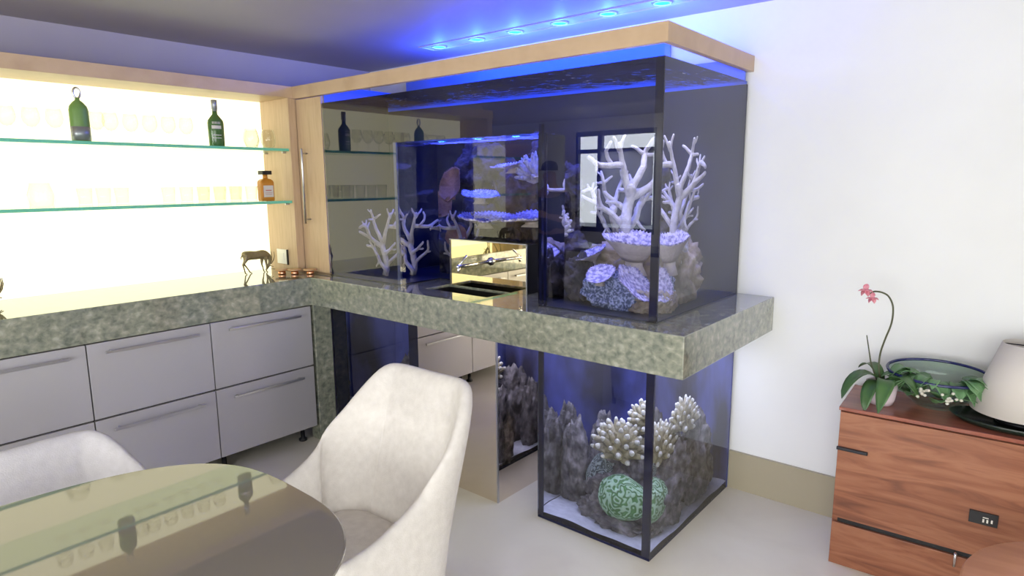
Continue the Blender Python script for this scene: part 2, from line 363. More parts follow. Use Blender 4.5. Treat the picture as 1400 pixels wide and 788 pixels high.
# tall oak cabinet between bar and tank
tc = thing('tall_cabinet', 'tall narrow oak cabinet with long bar handle between bar and aquarium', 'cabinet', (-.12, .4, HC))
MB().box(-.246, .0005, .02, YB-.02, HC+.001, HP-.001).build('body', 'oakv', tc)
MB().box(-.60, -.247, .002, YB-.02, HC+.001, HP-.001).build('filler_panel', 'oakv', tc)
dr = MB().box(-.243, -.002, 0, .019, HC+.012, HP-.004).build('door', 'oakv', tc, bevel=.001)
h = MB().tube([(-.160, -.035, 1.262), (-.160, -.035, 1.682)], .007, 12); h.tube([(-.160, .0, 1.285), (-.160, -.035, 1.285)], .005, 10); h.tube([(-.160, .0, 1.66), (-.160, -.035, 1.66)], .005, 10)
h.build('handle', 'steel', dr, smooth=True)

# ------------------------------------------------------------------ aquarium
WZ = 1.926; RX0, RX1, RY, RZ = .615, 1.503, .28, 1.690
aq = thing('aquarium', 'large built-in corner aquarium with oak hood, split above and below the worktop', 'aquarium', (1.0, .4, 0))
cap = MB(); e = .017
cap.box(-.2468, X1+e, -e, .012, HP, HQ); cap.box(X1-.010, X1+e, .012, YB-.001, HP, HQ)
cap.build('hood', 'oak', aq, bevel=.001)['label'] = 'oak fascia round the top of the tank'
def quad(mb, a, b, c, d): mb.add([a, b, c, d], [(0, 1, 2, 3)])
def wall_y(mb, x0, x1, y, z0, z1, out):
    q = [(x0,y,z0),(x1,y,z0),(x1,y,z1),(x0,y,z1)]
    if out > 0: q.reverse()
    quad(mb, *q)
def wall_x(mb, x, y0, y1, z0, z1, out):
    q = [(x,y0,z0),(x,y1,z0),(x,y1,z1),(x,y0,z1)]
    if out < 0: q.reverse()
    quad(mb, *q)
TX0 = .004; TB = YB-.03; T0 = HC+.001
g = MB()
wall_y(g, TX0, RX0, 0, T0, WZ, -1); wall_y(g, RX1, X1, 0, T0, WZ, -1); wall_y(g, RX0, RX1, 0, RZ, WZ, -1)
wall_x(g, X1, 0, TB, T0, WZ, 1)
wall_x(g, RX0, 0, RY, T0, RZ, 1); wall_x(g, RX1, 0, RY, T0, RZ, -1); wall_y(g, RX0, RX1, RY, T0, RZ, -1)
g.add([(RX0,0,RZ),(RX0,RY,RZ),(RX1,RY,RZ),(RX1,0,RZ)], [(0,1,2,3)])
g.build('upper_water', 'water', aq)['label'] = 'clear water behind acrylic above the worktop'
# water surface, gently rippled
n = 60; m_ = 26; vs = []; fs = []
for i in range(n+1):
    for j in range(m_+1):
        x = TX0+(X1-TX0)*i/n; y = TB*j/m_
        ed = 0 if i in (0, n) or j in (0, m_) else 1
        vs.append((x, y, WZ+ed*.006*noise.noise(Vector((x*9, y*9, 1)))))
for i in range(n):
    for j in range(m_): a = i*(m_+1)+j; fs.append((a, a+m_+1, a+m_+2, a+1))
MB().add(vs, fs).build('water_surface', 'surface', aq, smooth=True)
# panes above the waterline
MB().box(TX0, X1, .0, .010, WZ, HP).box(X1-.010, X1, .010, TB, WZ, HP).build('dry_pane', 'clear', aq)
bk = MB().box(TX0-.002, X1-.001, TB, TB+.012, T0, WZ-.012).box(TX0-.003, TX0-.0005, .02, TB, T0, WZ)
bk.build('backing', 'tankback', aq)
MB().box(TX0, RX0-.001, .002, TB, T0, T0+.006).box(RX1+.001, X1-.002, .002, TB, T0, T0+.006).box(RX0-.001, RX1+.001, RY+.001, TB, T0, T0+.006).build('tank_floor', 'tankback', aq)
# polished acrylic seams
def seam(x0, x1, y0, y1, z0, z1, m='navy'): MB().box(x0, x1, y0, y1, z0, z1).build('acrylic_seam', m, aq)
seam(X1-.034, X1-.003, .002, .010, T0, WZ)
seam(RX1+.002, RX1+.016, .002, .030, T0, WZ-.2); seam(RX1+.028, RX1+.040, .002, .012, T0, RZ)
seam(RX0-.022, RX0-.002, .002, .012, T0, RZ, 'bluegrey')
# lower tanks
def lower(x0, x1, back, yb=TB):
    g = MB(); zt = HB-.002; z0 = .012
    wall_y(g, x0, x1, 0, z0, zt, -1); wall_x(g, x1, 0, yb, z0, zt, 1); wall_x(g, x0, 0, yb, z0, zt, -1)
    g.build('lower_water', 'water', aq)
    MB().box(x0, x1, yb, yb+.012, 0, zt).build('backing', back, aq)
    MB().box(x0+.0005, x1-.0005, .0005, yb-.0005, 0, .012).build('tank_base', 'navy', aq)
L0, L1 = 1.500, X1; K0, K1 = .002, .750
lower(L0, L1, 'tankback_haze'); lower(K0, K1, 'tankback_haze')
seam(L1-.036, L1-.003, .002, .010, .012, HB-.003); seam(L0+.003, L0+.030, .002, .010, .012, HB-.003)
seam(K1-.090, K1-.004, .002, .010, .012, HB-.003); seam(K0+.004, K0+.12, .002, .010, .012, HB-.003)
def sandbed(x0, x1, y0, y1, z0, h, seed):
    vs = []; fs = []; n = 30
    for i in range(n+1):
        for j in range(n+1):
            x = x0+(x1-x0)*i/n; y = y0+(y1-y0)*j/n
            vs.append((x, y, z0+h*(1+.5*noise.noise(Vector((x*6+seed, y*6, 0))))))
    b = len(vs)
    for i in range(n):
        for j in range(n): a = i*(n+1)+j; fs.append((a, a+n+1, a+n+2, a+1))
    return MB().add(vs, fs)
for (a, b) in ((L0, L1), (K0, K1)):
    o = sandbed(a+.003, b-.003, .003, TB-.003, .013, .022, a).build('sand_bed', 'sand', aq, smooth=True); o['label'] = 'pale sand'; o['kind'] = 'stuff'

# lamps of the aquarium -----------------------------------------------------
def alight(name, loc, direction, sx, sy, p, col, parent):
    o = area(name, loc, direction, sx, sy, p, col); o.parent = parent; o.location = Vector(loc)-OFF[parent.name]; return o
M['glow_blue'] = mat('blue_glow_tint', (.05, .16, .75), .5)  # added board: blue LED glow on the wall behind put into its colour
MB().box(TX0, X1-.012, TB, TB+.012, WZ-.011, HQ-.01).box(-.2, 1.68, TB, TB+.012, HQ-.01, 2.205).box(TX0-.004, TX0, .02, TB, WZ, HQ-.01).build('glow_board', 'glow_blue', aq)
led = MB().box(.25, X1-.25, .56, .60, 1.99, 2.005)
lb = led.build('light_bar', 'dark', aq)
alight('hood_glow', (1.15, .60, 2.02), (0, 0, 1), 1.6, .2, 34, (.035, .07, 1), aq)
alight('tank_light', (.95, .50, 1.934), (0, 0, -1), 1.4, .3, 17, (.07, .10, 1), aq)
alight('tank_light_right', (1.78, .30, 1.934), (0, 0, -1), .35, .35, 6.3, (.62, .62, 1), aq)
alight('lower_light', (1.78, .38, HB-.012), (0, -.05, -1), .4, .5, 5.5, (.60, .64, 1), aq)
alight('lower_light_left', (.38, .40, HB-.012), (0, 0, -1), .5, .4, .45, (.35, .40, 1), aq)
# LED spots in the ceiling
tr = tag(MB().box(.28, 2.2, .475, .49, ZC-.006, ZC-.0005).box(.28, 2.2, .59, .605, ZC-.006, ZC-.0005).box(.28, .295, .49, .59, ZC-.006, ZC-.0005).build('light_trim', 'ceiling'),
         'slim grey trim round the row of blue ceiling spots', 'light trim')
for k, (x, lab) in enumerate([(.385, 'farthest left of the row, deepest into the room'), (.675, 'second from the far left end'), (.943, 'third from the far left end'),
        (1.222, 'third from the right end'), (1.494, 'second from the right end, above the tank'), (1.765, 'nearest the camera at the top edge of the photo')]):
    t = thing('ceiling_spotlight', 'blue-cyan LED spot in the ceiling, '+lab, 'ceiling light', (x, .54, ZC), 'blue ceiling spots')
    MB().lathe([(.044, 0), (.044, -.006), (.034, -.008), (.034, 0)], 24, (x, .54, ZC-.0003), closed=True).build('ring', 'ceiling', t, smooth=True)
    MB().lathe([(.033, -.003), (.0, -.006)], 24, (x, .54, ZC-.001)).build('lens', 'cyan_led', t, smooth=True)
    l = bpy.data.lights.new('spot', 'POINT'); l.energy = 3.0; l.color = (.03, .13, 1); l.shadow_soft_size = .02
    lo = bpy.data.objects.new('spot', l); C.objects.link(lo); lo.parent = t; lo.location = (0, 0, -.045)

# ------------------------------------------------------------------ mirrored boxes, tap
mc = thing('mirror_cabinet', 'bronze mirror-clad box under the worktop between the two lower tanks', 'cabinet', (1.0, .3, 0))
MB().box(.757, 1.283, -.022, YB-.02, .0, HB-.001).build('body', 'mirror', mc)
MB().box(1.277, 1.285, -.024, -.016, 0, HB-.001).build('edge_strip', 'steel', mc)
sp = thing('tap_panel', 'mirror splash panel, warm reflected light put into its tint, with chrome tap in the aquarium recess', 'tap', (1.04, .21, HC))
MB().box(.788, 1.295, .190, .272, HC+.0005, 1.203).build('box', 'black', sp)
MB().box(.788, 1.290, .186, .190, HC+.0005, 1.205).build('mirror_face', 'gold', sp)
MB().box(1.290, 1.296, .184, .192, HC+.0005, 1.206).box(.788, 1.296, .184, .192, 1.203, 1.208).build('edge_trim', 'steel', sp)
s = MB().lathe([(.020, 0), (.020, .006), (.012, .010), (.012, .02)], 20)
s.v = [(1.072+x, .186-z, 1.112+y) for x, y, z in s.v]; s.build('rosette', 'chrome', sp, smooth=True)
MB().tube([(1.072, .182, 1.112), (1.072, -.045, 1.110), ], .0085, 14).tube([(1.072, -.035, 1.110), (1.072, -.040, 1.092)], .007, 12).build('spout', 'chrome', sp, smooth=True)
MB().tube([(1.072, -.040, 1.112), (1.072, .015, 1.155)], .005, 12).build('lever', 'chrome', sp, smooth=True)

# ------------------------------------------------------------------ corals and rocks
def fbm(p, o=4):
    s = 0; a = 1; q = Vector(p)
    for _ in range(o): s += a*noise.noise(q); q = q*2.03+Vector((3.1, 1.7, 9.2)); a *= .5
    return s
def rock(c, r, sc, seed, name='live_rock', m='rock', lab='', cat='rock', group=None, amp=.35, freq=2.2, sub=5, flat=None):
    bm = bmesh.new(); bmesh.ops.create_icosphere(bm, subdivisions=sub, radius=1)
    for v in bm.verts:
        p = v.co.copy(); d = 1+amp*fbm(p*freq+Vector((seed*7.3, seed, 0)), 7)+.10*abs(noise.noise(p*9+Vector((seed, 3, 0))))
        d -= .18*max(0, noise.noise(p*5+Vector((seed, 0, 9))))
        v.co = Vector((p.x*sc[0], p.y*sc[1], p.z*sc[2]))*r*d+Vector(c)
        if flat is not None and v.co.z < flat: v.co.z = flat
    mb = MB(); mb.add([v.co for v in bm.verts], [tuple(x.index for x in f.verts) for f in bm.faces]); bm.free()
    return tag(mb.build(name, m, smooth=True), lab, cat, group)
ANT = [  # limbs of an antler coral: (x, z) knots, base radius, tip radius
 ([(0, 0), (-.01, .06), (.012, .14), (.008, .17)], .026, .021), ([(.008, .15), (-.01, .215), (-.04, .30)], .019, .009), ([(-.022, .24), (-.10, .238), (-.15, .262)], .014, .009),
 ([(-.05, .239), (-.075, .275), (-.068, .305)], .010, .007), ([(-.125, .25), (-.118, .222)], .008, .006), ([(-.035, .285), (-.022, .322)], .009, .006), ([(-.036, .28), (-.06, .318)], .009, .006),
 ([(.008, .16), (.05, .235), (.058, .275), (.070, .315)], .017, .008), ([(.057, .272), (.018, .296)], .010, .006), ([(.057, .27), (.090, .270)], .009, .006), ([(.066, .296), (.088, .318)], .007, .005),
 ([(.012, .14), (.080, .182), (.110, .242), (.148, .232)], .019, .009), ([(.108, .235), (.104, .268)], .009, .006), ([(.110, .238), (.130, .262)], .009, .006), ([(.08, .182), (.148, .214)], .014, .009), ([(.105, .225), (.085, .256)], .008, .006),
 ([(-.012, .02), (.035, .075), (.062, .13), (.102, .142)], .017, .009), ([(.05, .10), (.085, .165)], .012, .008), ([(.035, .075), (.055, .045)], .009, .006), ([(.062, .13), (.056, .165)], .009, .006),
 ([(.0, .105), (-.038, .135), (-.060, .158)], .014, .008), ([(-.03, .128), (-.062, .128)], .008, .006), ([(-.008, .05), (-.045, .085), (-.085, .12), (-.092, .165)], .014, .008), ([(-.07, .108), (-.10, .112)], .008, .006)]
def staghorn(base, h, seed, lab, m='white_coral', az=.69, flip=1, k=1.0):
    """antler-like coral: thick arms that rise, curve and fork into short blunt tines; az turns its fan"""
    rnd = random.Random(seed); mb = MB(); sc_ = h/.32; ca, sa = math.cos(az), math.sin(az); dep = {}
    def D_(x, z): return .045*noise.noise(Vector((x*11+seed, z*11, seed)))*2
    for P, r0, r1 in ANT:
        P = [Vector((flip*x*(1+.12*noise.noise(Vector((x*9, z*9, seed)))), D_(x, z), z)) for x, z in P]
        Q = crv(P, 4); n = len(Q); Q = [q+Vector((rnd.uniform(-1, 1), rnd.uniform(-1, 1), rnd.uniform(-1, 1)))*.0016 for q in Q]
        Q = [Vector(base)+Vector((q.x*ca-q.y*sa, q.x*sa+q.y*ca, q.z))*sc_ for q in Q]
        mb.tube(Q, [(r0+(r1-r0)*i/(n-1))*sc_*k*.72 for i in range(n)], 9)
    return tag(mb.build('staghorn_coral', m, smooth=True), lab, 'coral', 'branching corals')
def crv(P, n=6):
    """smooth Catmull-Rom curve through points"""
    P = [Vector(p) for p in P]; Q = [P[0]*2-P[1]]+P+[P[-1]*2-P[-2]]; out = []
    for i in range(1, len(Q)-2):
        for j in range(n):
            t = j/n; a, b, c_, d_ = Q[i-1:i+3]
            out.append(.5*((2*b)+(c_-a)*t+(2*a-5*b+4*c_-d_)*t*t+(3*b-a-3*c_+d_)*t**3))
    return out+[P[-1]]
def plate(c, R, hs, seed, lab, tilt=(0, 0), m=('plate_under', 'plate_top'), stalk=.3, aspect=1.0, depth=.25, group='plate corals'):
    """frilled plate coral on a stalk; c is the centre of the plate's rim plane"""
    n = 96; vs = []; fs = []; ms = []
    prof = [(stalk*1.2, -hs), (stalk*.8, -hs*.75), (stalk*.75, -hs*.5), (stalk*1.05, -max(hs*.32, depth*R*.95)), (.55, -depth*R*.66), (.8, -depth*R*.30), (.97, -.03*R), (1.0, .02*R), (.93, .0), (.75, -depth*R*.33), (.5, -depth*R*.55), (.25, -depth*R*.66), (.02, -depth*R*.7)]
    k = len(prof)
    for i in range(n):
        a = 2*PI*i/n; ca, sa = math.cos(a), math.sin(a)
        lob = 1+.16*noise.noise(Vector((ca*1.3+seed, sa*1.3, 0)))+.05*noise.noise(Vector((ca*5+seed, sa*5, 2)))
        fr = .05*(1 if i % 2 else -.4)+.05*noise.noise(Vector((ca*14, sa*14, seed)))
        wob = .10*noise.noise(Vector((ca*1.6, sa*1.6, seed+4)))*R
        for q, (r, z) in enumerate(prof):
            e_ = max(0, (r-.5)*2) if q > 3 else 0
            rr = r*R*(1+(lob-1)*min(1, r*1.3)) + (fr*R if 6 <= q <= 8 else 0)
            zz = z + e_*wob + (.035*R*(1 if i % 2 else -.3) if q in (7, 8) else 0) + (.03*R*noise.noise(Vector((ca*r*9, sa*r*9, seed))) if q > 8 else 0)
            vs.append(Vector((rr*ca*aspect, rr*sa, zz)))
    for i in range(n):
        j = (i+1) % n
        for q in range(k-1): fs.append((i*k+q, j*k+q, j*k+q+1, i*k+q+1)); ms.append(0 if q < 6 else 1)
    Rm = Matrix.Rotation(tilt[0], 3, 'X') @ Matrix.Rotation(tilt[1], 3, 'Y')
    out = []
    for idx, v in enumerate(vs):
        q = idx % k; t = Rm @ v
        if q <= 2 and hs > .0: t = t*(q/3) + v*(1-q/3)
        out.append(t+Vector(c))
    mb = MB(); mb.v = [tuple(v) for v in out]; mb.f = fs+[tuple(i*k for i in reversed(range(n)))]; mb.m = ms+[0]
    return tag(mb.build('plate_coral', list(m), smooth=True), lab, 'coral', group)
def finger(c, R, seed, lab, n=46, L=.06, r=.012, m=('olive_coral', 'pale_tip'), up=.2, sq=1.0):
    rnd = random.Random(seed); mb = MB()
    mb.lathe([(.001, -R*.5), (R*.45, -R*.35), (R*.55, 0), (R*.4, R*.3), (.001, R*.42)], 20, c)
    for i in range(n):
        z = 1-1.5*(i+.5)/n; a = i*2.4; q = math.sqrt(max(0, 1-z*z))
        d = Vector((q*math.cos(a), q*math.sin(a)*sq, z+up)).normalized()
        p0 = Vector(c)+d*R*.35; ln = R*.55+L*rnd.uniform(.7, 1.2)
        p1 = p0+d*ln*.5+Vector((rnd.uniform(-1, 1), rnd.uniform(-1, 1), rnd.uniform(0, 1)))*.008; p2 = p1+(d+Vector((0, 0, .3))).normalized()*ln*.5
        k_ = rnd.uniform(.7, 1.15); mb.tube([p0, p1, p2], [r*1.9, r*1.35*k_, r*.85*k_], 9, round_end=False)
        mb.tube([p2, p2+(p2-p1).normalized()*r*.6], [r*.86*k_, r*.6*k_], 9, mi=1)
        if i % 2:
            q_ = p1+Vector((rnd.uniform(-1, 1), rnd.uniform(-1, 1), rnd.uniform(0, 1))).normalized()*ln*.45
            mb.tube([p1, q_], [r*1.1*k_, r*.6*k_], 8)
    return tag(mb.build('finger_coral', list(m), smooth=True), lab, 'coral', 'finger corals')
def brain(c, r, sc, seed, m, lab):
    bm = bmesh.new(); bmesh.ops.create_icosphere(bm, subdivisions=5, radius=1); mb = MB()
    for v in bm.verts:
        p = v.co.copy(); d = 1+.10*noise.noise(p*1.3+Vector((seed, 0, 0)))
        v.co = Vector((p.x*sc[0], p.y*sc[1], p.z*sc[2]))*r*d+Vector(c)
    mb.add([v.co for v in bm.verts], [tuple(x.index for x in f.verts) for f in bm.faces]); bm.free()
    o = mb.build('brain_coral', m, smooth=True); return tag(o, lab, 'coral')

# --- upper right column
TF = T0+.006
rock((1.80, .22, TF+.055), .12, (1.2, .8, .75), 1, m='rockblue', lab='blue-speckled rock at the foot of the upper right tank, nearest the front glass', flat=TF)
rock((1.93, .19, TF+.035), .065, (1.1, 1, .8), 2, m='rocktan', lab='small tan-pink rock at the front right corner of the upper tank', flat=TF)
rock((1.75, .45, TF+.11), .15, (1.3, .8, .95), 3, m='rocktan', lab='tan rock carrying the plate corals in the upper right tank', flat=TF)
rock((1.58, .30, TF+.09), .08, (1, 1, 1.3), 4, m='rockdark', lab='dark rock behind the left acrylic edge of the upper right tank', flat=TF)
plate((1.85, .28, 1.262), .125, .15, 11, 'widest frilled plate coral, on a thick stalk right of centre in the upper tank', tilt=(.12, .10), depth=.75, stalk=.38)
plate((1.76, .11, 1.125), .066, .05, 12, 'small round purple-topped plate coral facing the front glass', tilt=(.55, -.1), depth=.25)
plate((1.92, .13, 1.095), .095, .03, 13, 'steeply tilted plate coral sloping down to the right by the corner', tilt=(.2, .75), depth=.18, aspect=1.0)
plate((1.63, .30, 1.19), .075, .08, 14, 'narrow plate coral at the left side of the upper right tank', tilt=(.3, -.35), depth=.4)
staghorn((1.765, .40, 1.225), .45, 5, 'large white staghorn coral spreading its arms in the upper right tank')
rock((1.80, .42, 1.18), .055, (1, 1, 1.6), 6, m='white_coral', name='coral_stump', lab='pale coral stump under the large white staghorn', cat='coral')
staghorn((1.62, .60, 1.20), .34, 8, 'smaller pale staghorn coral behind the large one, to its left', flip=-1, az=.5)
# --- upper left column
staghorn((.31, .26, TF), .37, 21, 'cream branching coral left of the recess edge, by the oak cabinet', m='beige_coral', flip=-1)
staghorn((.68, .44, TF), .36, 22, 'cream branching coral seen through the left of the recess', m='beige_coral', az=.4)
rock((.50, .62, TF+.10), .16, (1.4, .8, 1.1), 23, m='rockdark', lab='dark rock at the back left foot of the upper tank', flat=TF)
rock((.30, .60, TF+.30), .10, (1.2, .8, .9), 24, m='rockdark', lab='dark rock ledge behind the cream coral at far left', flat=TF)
plate((.52, .44, 1.37), .085, .06, 25, 'brown leaf-like plate coral high in the left of the recess', tilt=(1.1, .3), m=('orange_coral', 'orange_coral'), depth=.3)
plate((.62, .42, 1.48), .10, .08, 26, 'orange-brown sheet coral at the top left behind the recess', tilt=(1.2, -.3), m=('orange_coral', 'orange_coral'), depth=.3)
plate((.66, .42, 1.20), .07, .06, 27, 'peach sheet coral just above the branching coral in the recess', tilt=(1.0, .5), m=('orange_coral', 'orange_coral'), depth=.3)
plate((.47, .40, 1.26), .08, .08, 28, 'lilac cup coral beside the left recess edge', tilt=(.2, -.2), depth=.4)
# --- reef wall behind the recess
for i, (x, y, z, r, lab) in enumerate([(.75, .64, 1.20, .20, 'lower left'), (.95, .68, 1.42, .17, 'centre left'), (1.18, .68, 1.25, .19, 'lower centre'),
        (1.26, .66, 1.44, .14, 'right'), (1.18, .64, 1.60, .12, 'upper right'), (.72, .66, 1.55, .16, 'upper left'), (1.34, .60, 1.14, .13, 'lower right')]):
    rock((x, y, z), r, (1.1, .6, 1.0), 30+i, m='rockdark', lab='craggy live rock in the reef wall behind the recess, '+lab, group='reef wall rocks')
plate((.84, .42, 1.43), .11, .05, 41, 'middle left blue-lit plate coral jutting from the reef wall', tilt=(.12, .10), aspect=1.1, depth=.16, stalk=.35)
plate((.88, .40, 1.315), .15, .06, 42, 'broad blue-lit plate coral just above the tap panel', tilt=(.10, .04), aspect=1.1, depth=.2, stalk=.3)
plate((1.20, .38, 1.335), .16, .06, 43, 'blue-lit plate coral right of the broad one, above the tap panel', tilt=(.12, -.06), aspect=1.1, depth=.2, stalk=.3)
plate((1.06, .42, 1.585), .12, .05, 44, 'upper blue-lit plate coral left of the top clump', tilt=(.1, -.1), depth=.2)
plate((1.34, .36, 1.545), .11, .05, 45, 'upper right blue-lit plate coral by the acrylic edge', tilt=(.15, -.2), depth=.2)
finger((1.20, .40, 1.525), .085, 46, 'blue-lit knobbly coral clump high behind the recess', n=50, L=.02, r=.010, m=('white_coral', 'white_coral'))
finger((1.40, .36, 1.27), .085, 47, 'blue-lit bubbly coral low beside the right acrylic edge of the recess', n=50, L=.02, r=.012, m=('white_coral', 'white_coral'))
# --- lower right tank
SZ = .035
rock((1.84, .28, SZ+.09), .15, (1.1, .9, .9), 51, m='rock', lab='purple-grey rock under the green brain coral', flat=.014)
rock((1.74, .20, SZ+.03), .075, (1.2, 1, .7), 52, m='rock', lab='small lilac rock on the sand left of the green brain coral', flat=.014)
rock((1.86, .14, SZ+.015), .09, (1.2, .8, .45), 53, m='rock', lab='flat rock shelf in front of the green brain coral', flat=.014)
rock((1.86, .38, SZ+.20), .14, (1.0, .9, 1.0), 54, m='rock', lab='tall rock behind the finger coral in the lower right tank')
rock((1.86, .58, SZ+.16), .16, (1.0, .9, 1.5), 55, m='rock', lab='tallest rock at the back of the lower right tank', flat=.014)
for i, (x, y, lab) in enumerate([(1.56, .32, 'slim pebbly rock pillar at the left of the lower right tank'), (1.60, .58, 'slim rock pillar at the back left of the lower right tank')]):
    rock((x, y, SZ+.12), .08, (.9, .9, 3.0), 60+i, m='rock', lab=lab, flat=.014, freq=2, amp=.22)
brain((1.865, .17, .165), .115, (1, .85, .86), 1, 'brain', 'bright green brain coral against the front glass of the lower tank')
brain((1.74, .34, .17), .12, (.95, .9, 1.0), 5, 'brain2', 'grey-green brain coral behind and left of the green one')
finger((1.80, .29, .335), .105, 71, 'olive finger coral with white tips above the brain corals', n=54, L=.03, r=.015)
finger((1.90, .42, .44), .085, 72, 'smaller olive finger coral higher up at the back of the lower tank', n=44, L=.03, r=.014)
# --- lower left tank
for i, (x, y, h_, lab) in enumerate([(.52, .30, 2.6, 'grey rock pillar in the lower left tank beside the mirror box'), (.36, .45, 2.2, 'broad dark rock in the lower left tank')]):
    rock((x, y, SZ+.22), .10, (1.0, .9, h_), 80+i, m='rock', lab=lab, flat=.014)

# ------------------------------------------------------------------ bottles and glasses
M['green_bottle'] = mat('green_bottle', (.07, .15, .045), .08, 0, 1.5)
M['frosted'] = noisemat('frosted_green', [(.3, (.12, .24, .06)), (.7, (.18, .30, .09))], 5, 3, .35)
M['amber'] = mat('amber_liquor', (.50, .20, .02), .12, 0, 1.5)
M['label'] = mat('paper_label', (.62, .58, .55), .6)
M['silver'] = mat('silver_foil', (.30, .32, .34), .3, .5)
M['ink'] = mat('label_ink', (.10, .12, .10), .6)
M['red_ink'] = mat('label_red', (.45, .12, .08), .6)
M['glassware'] = clearmat('glassware', (.975, .975, .955), 1.6)
_n = [x for x in M['glassware'].node_tree.nodes if x.type == 'MATH' and x.operation == 'MULTIPLY_ADD'][0]
_n.inputs[1].default_value = .75; _n.inputs[2].default_value = .02
[x for x in M['glassware'].node_tree.nodes if x.type == 'MATH' and x.operation == 'POWER'][0].inputs[1].default_value = 3.2
# keyring-topped flask bottle
b1 = thing('flask_bottle', 'tall green flask bottle with a loop stopper on the upper glass shelf', 'bottle', (-.37, -1.055, SH1))
b = MB().lathe([(.0, .003), (.036, .0), (.040, .01), (.040, .07), (.040, .145), (.036, .162), (.022, .180), (.010, .190), (.009, .200)], 28, (-.37, -1.055, SH1), sx=.75, mi=0)
ob = b.build('glass_body', ['frosted'], b1, smooth=True)
MB().lathe([(.0405, .008), (.0405, .07)], 28, (-.37, -1.055, SH1), sx=.76, closed=False).build('label', 'silver', b1, smooth=True)['label'] = 'dull grey lower sleeve'
pts = [(-.37, -1.055+.014*math.sin(a), SH1+.222-.024*math.cos(a)) for a in [2*PI*i/24 for i in range(25)]]
MB().tube(pts, .0045, 8, round_end=False).build('loop_stopper', 'steel', b1, smooth=True)
# green spirit bottle
b2 = thing('spirit_bottle', 'dark green spirit bottle with a silver capsule on the upper glass shelf', 'bottle', (-.37, -.415, SH1))
MB().lathe([(.0, .004), (.038, 0), (.041, .008), (.043, .125), (.040, .140), (.026, .158), (.014, .172), (.0125, .19)], 28, (-.37, -.415, SH1), sx=.7).build('glass_body', 'green_bottle', b2, smooth=True)
MB().lathe([(.0135, .188), (.0135, .198), (.015, .199), (.015, .246), (.013, .248), (0, .248)], 20, (-.37, -.415, SH1)).build('capsule', 'silver', b2, smooth=True)
lb_ = MB(); BANDS = []
def wrap(mb, c, r, sx, z0, z1, a0, a1, mi=0, n=10):
    for i in range(n):
        p = a0+(a1-a0)*i/n; q = a0+(a1-a0)*(i+1)/n
        P = [(c[0]+r*math.cos(t)*sx, c[1]+r*math.sin(t), z) for t, z in ((p, z0), (q, z0), (q, z1), (p, z1))]
        mb.add(P, [(0, 1, 2, 3)], mi)
cc = (-.37, -.415)
wrap(lb_, cc, .0436, .72, SH1+.095, SH1+.112, -.85, .35)
for z0_ in (.060, .045): lp_ = MB(); wrap(lp_, cc, .0436, .72, SH1+z0_, SH1+z0_+.0035, -.8, .3); lp_.build('label_print', 'label', b2)
lp_ = MB()
for i in range(6): wrap(lp_, cc, .0436, .72, SH1+.120, SH1+.132, -.75+i*.18, -.67+i*.18, n=2)
lb_.build('label', 'label', b2); lp_.build('label_print', 'label', b2)
# amber square bottle
b3 = thing('liqueur_bottle', 'square amber liqueur bottle with black cap and white label on the lower shelf', 'bottle', (-.36, -.155, SH2))
bm_ = MB(); W_, D_ = .041, .028
def rr(hw, hd, z, n=5, r=.012):
    out = []
    for (sx, sy, a0) in ((1, 1, 0), (-1, 1, PI/2), (-1, -1, PI), (1, -1, 3*PI/2)):
        for i in range(n):
            a = a0+PI/2*i/(n-1); out.append((-.36+sx*(hd-r)+r*math.cos(a), -.155+sy*(hw-r)+r*math.sin(a), z))
    return out
rings = [(W_-.002, D_-.002, 0), (W_, D_, .006), (W_, D_, .105), (W_-.003, D_-.002, .115), (W_-.014, D_-.006, .124), (.014, .014, .128), (.0125, .0125, .14)]
vs = []; k = 20
for hw, hd, z in rings: vs += rr(hw, hd, SH2+z, r=min(.012, hd*.98))
fs = [tuple(reversed(range(k)))]+[(q*k+i, q*k+(i+1) % k, (q+1)*k+(i+1) % k, (q+1)*k+i) for q in range(len(rings)-1) for i in range(k)]+[tuple((len(rings)-1)*k+i for i in range(k))]
MB().add(vs, fs).build('glass_body', 'amber', b3, smooth=False)
MB().box(-.36+D_, -.36+D_+.0012, -.155-.030, -.155+.030, SH2+.022, SH2+.088).build('label', 'label', b3)
MB().box(-.36+D_+.001, -.36+D_+.002, -.155-.018, -.155+.018, SH2+.058, SH2+.063).box(-.36+D_+.001, -.36+D_+.002, -.155-.022, -.155+.022, SH2+.045, SH2+.047).box(-.36+D_+.001, -.36+D_+.002, -.155-.02, -.155+.02, SH2+.036, SH2+.038).build('label_print', 'red_ink', b3)
MB().box(-.386, -.334, -.155-.029, -.155+.029, SH2+.150, SH2+.172).build('cap', 'black', b3, bevel=.002)
MB().lathe([(.013, .128), (.013, .150)], 16, (-.36, -.155, SH2)).build('neck', 'amber', b3, smooth=True)
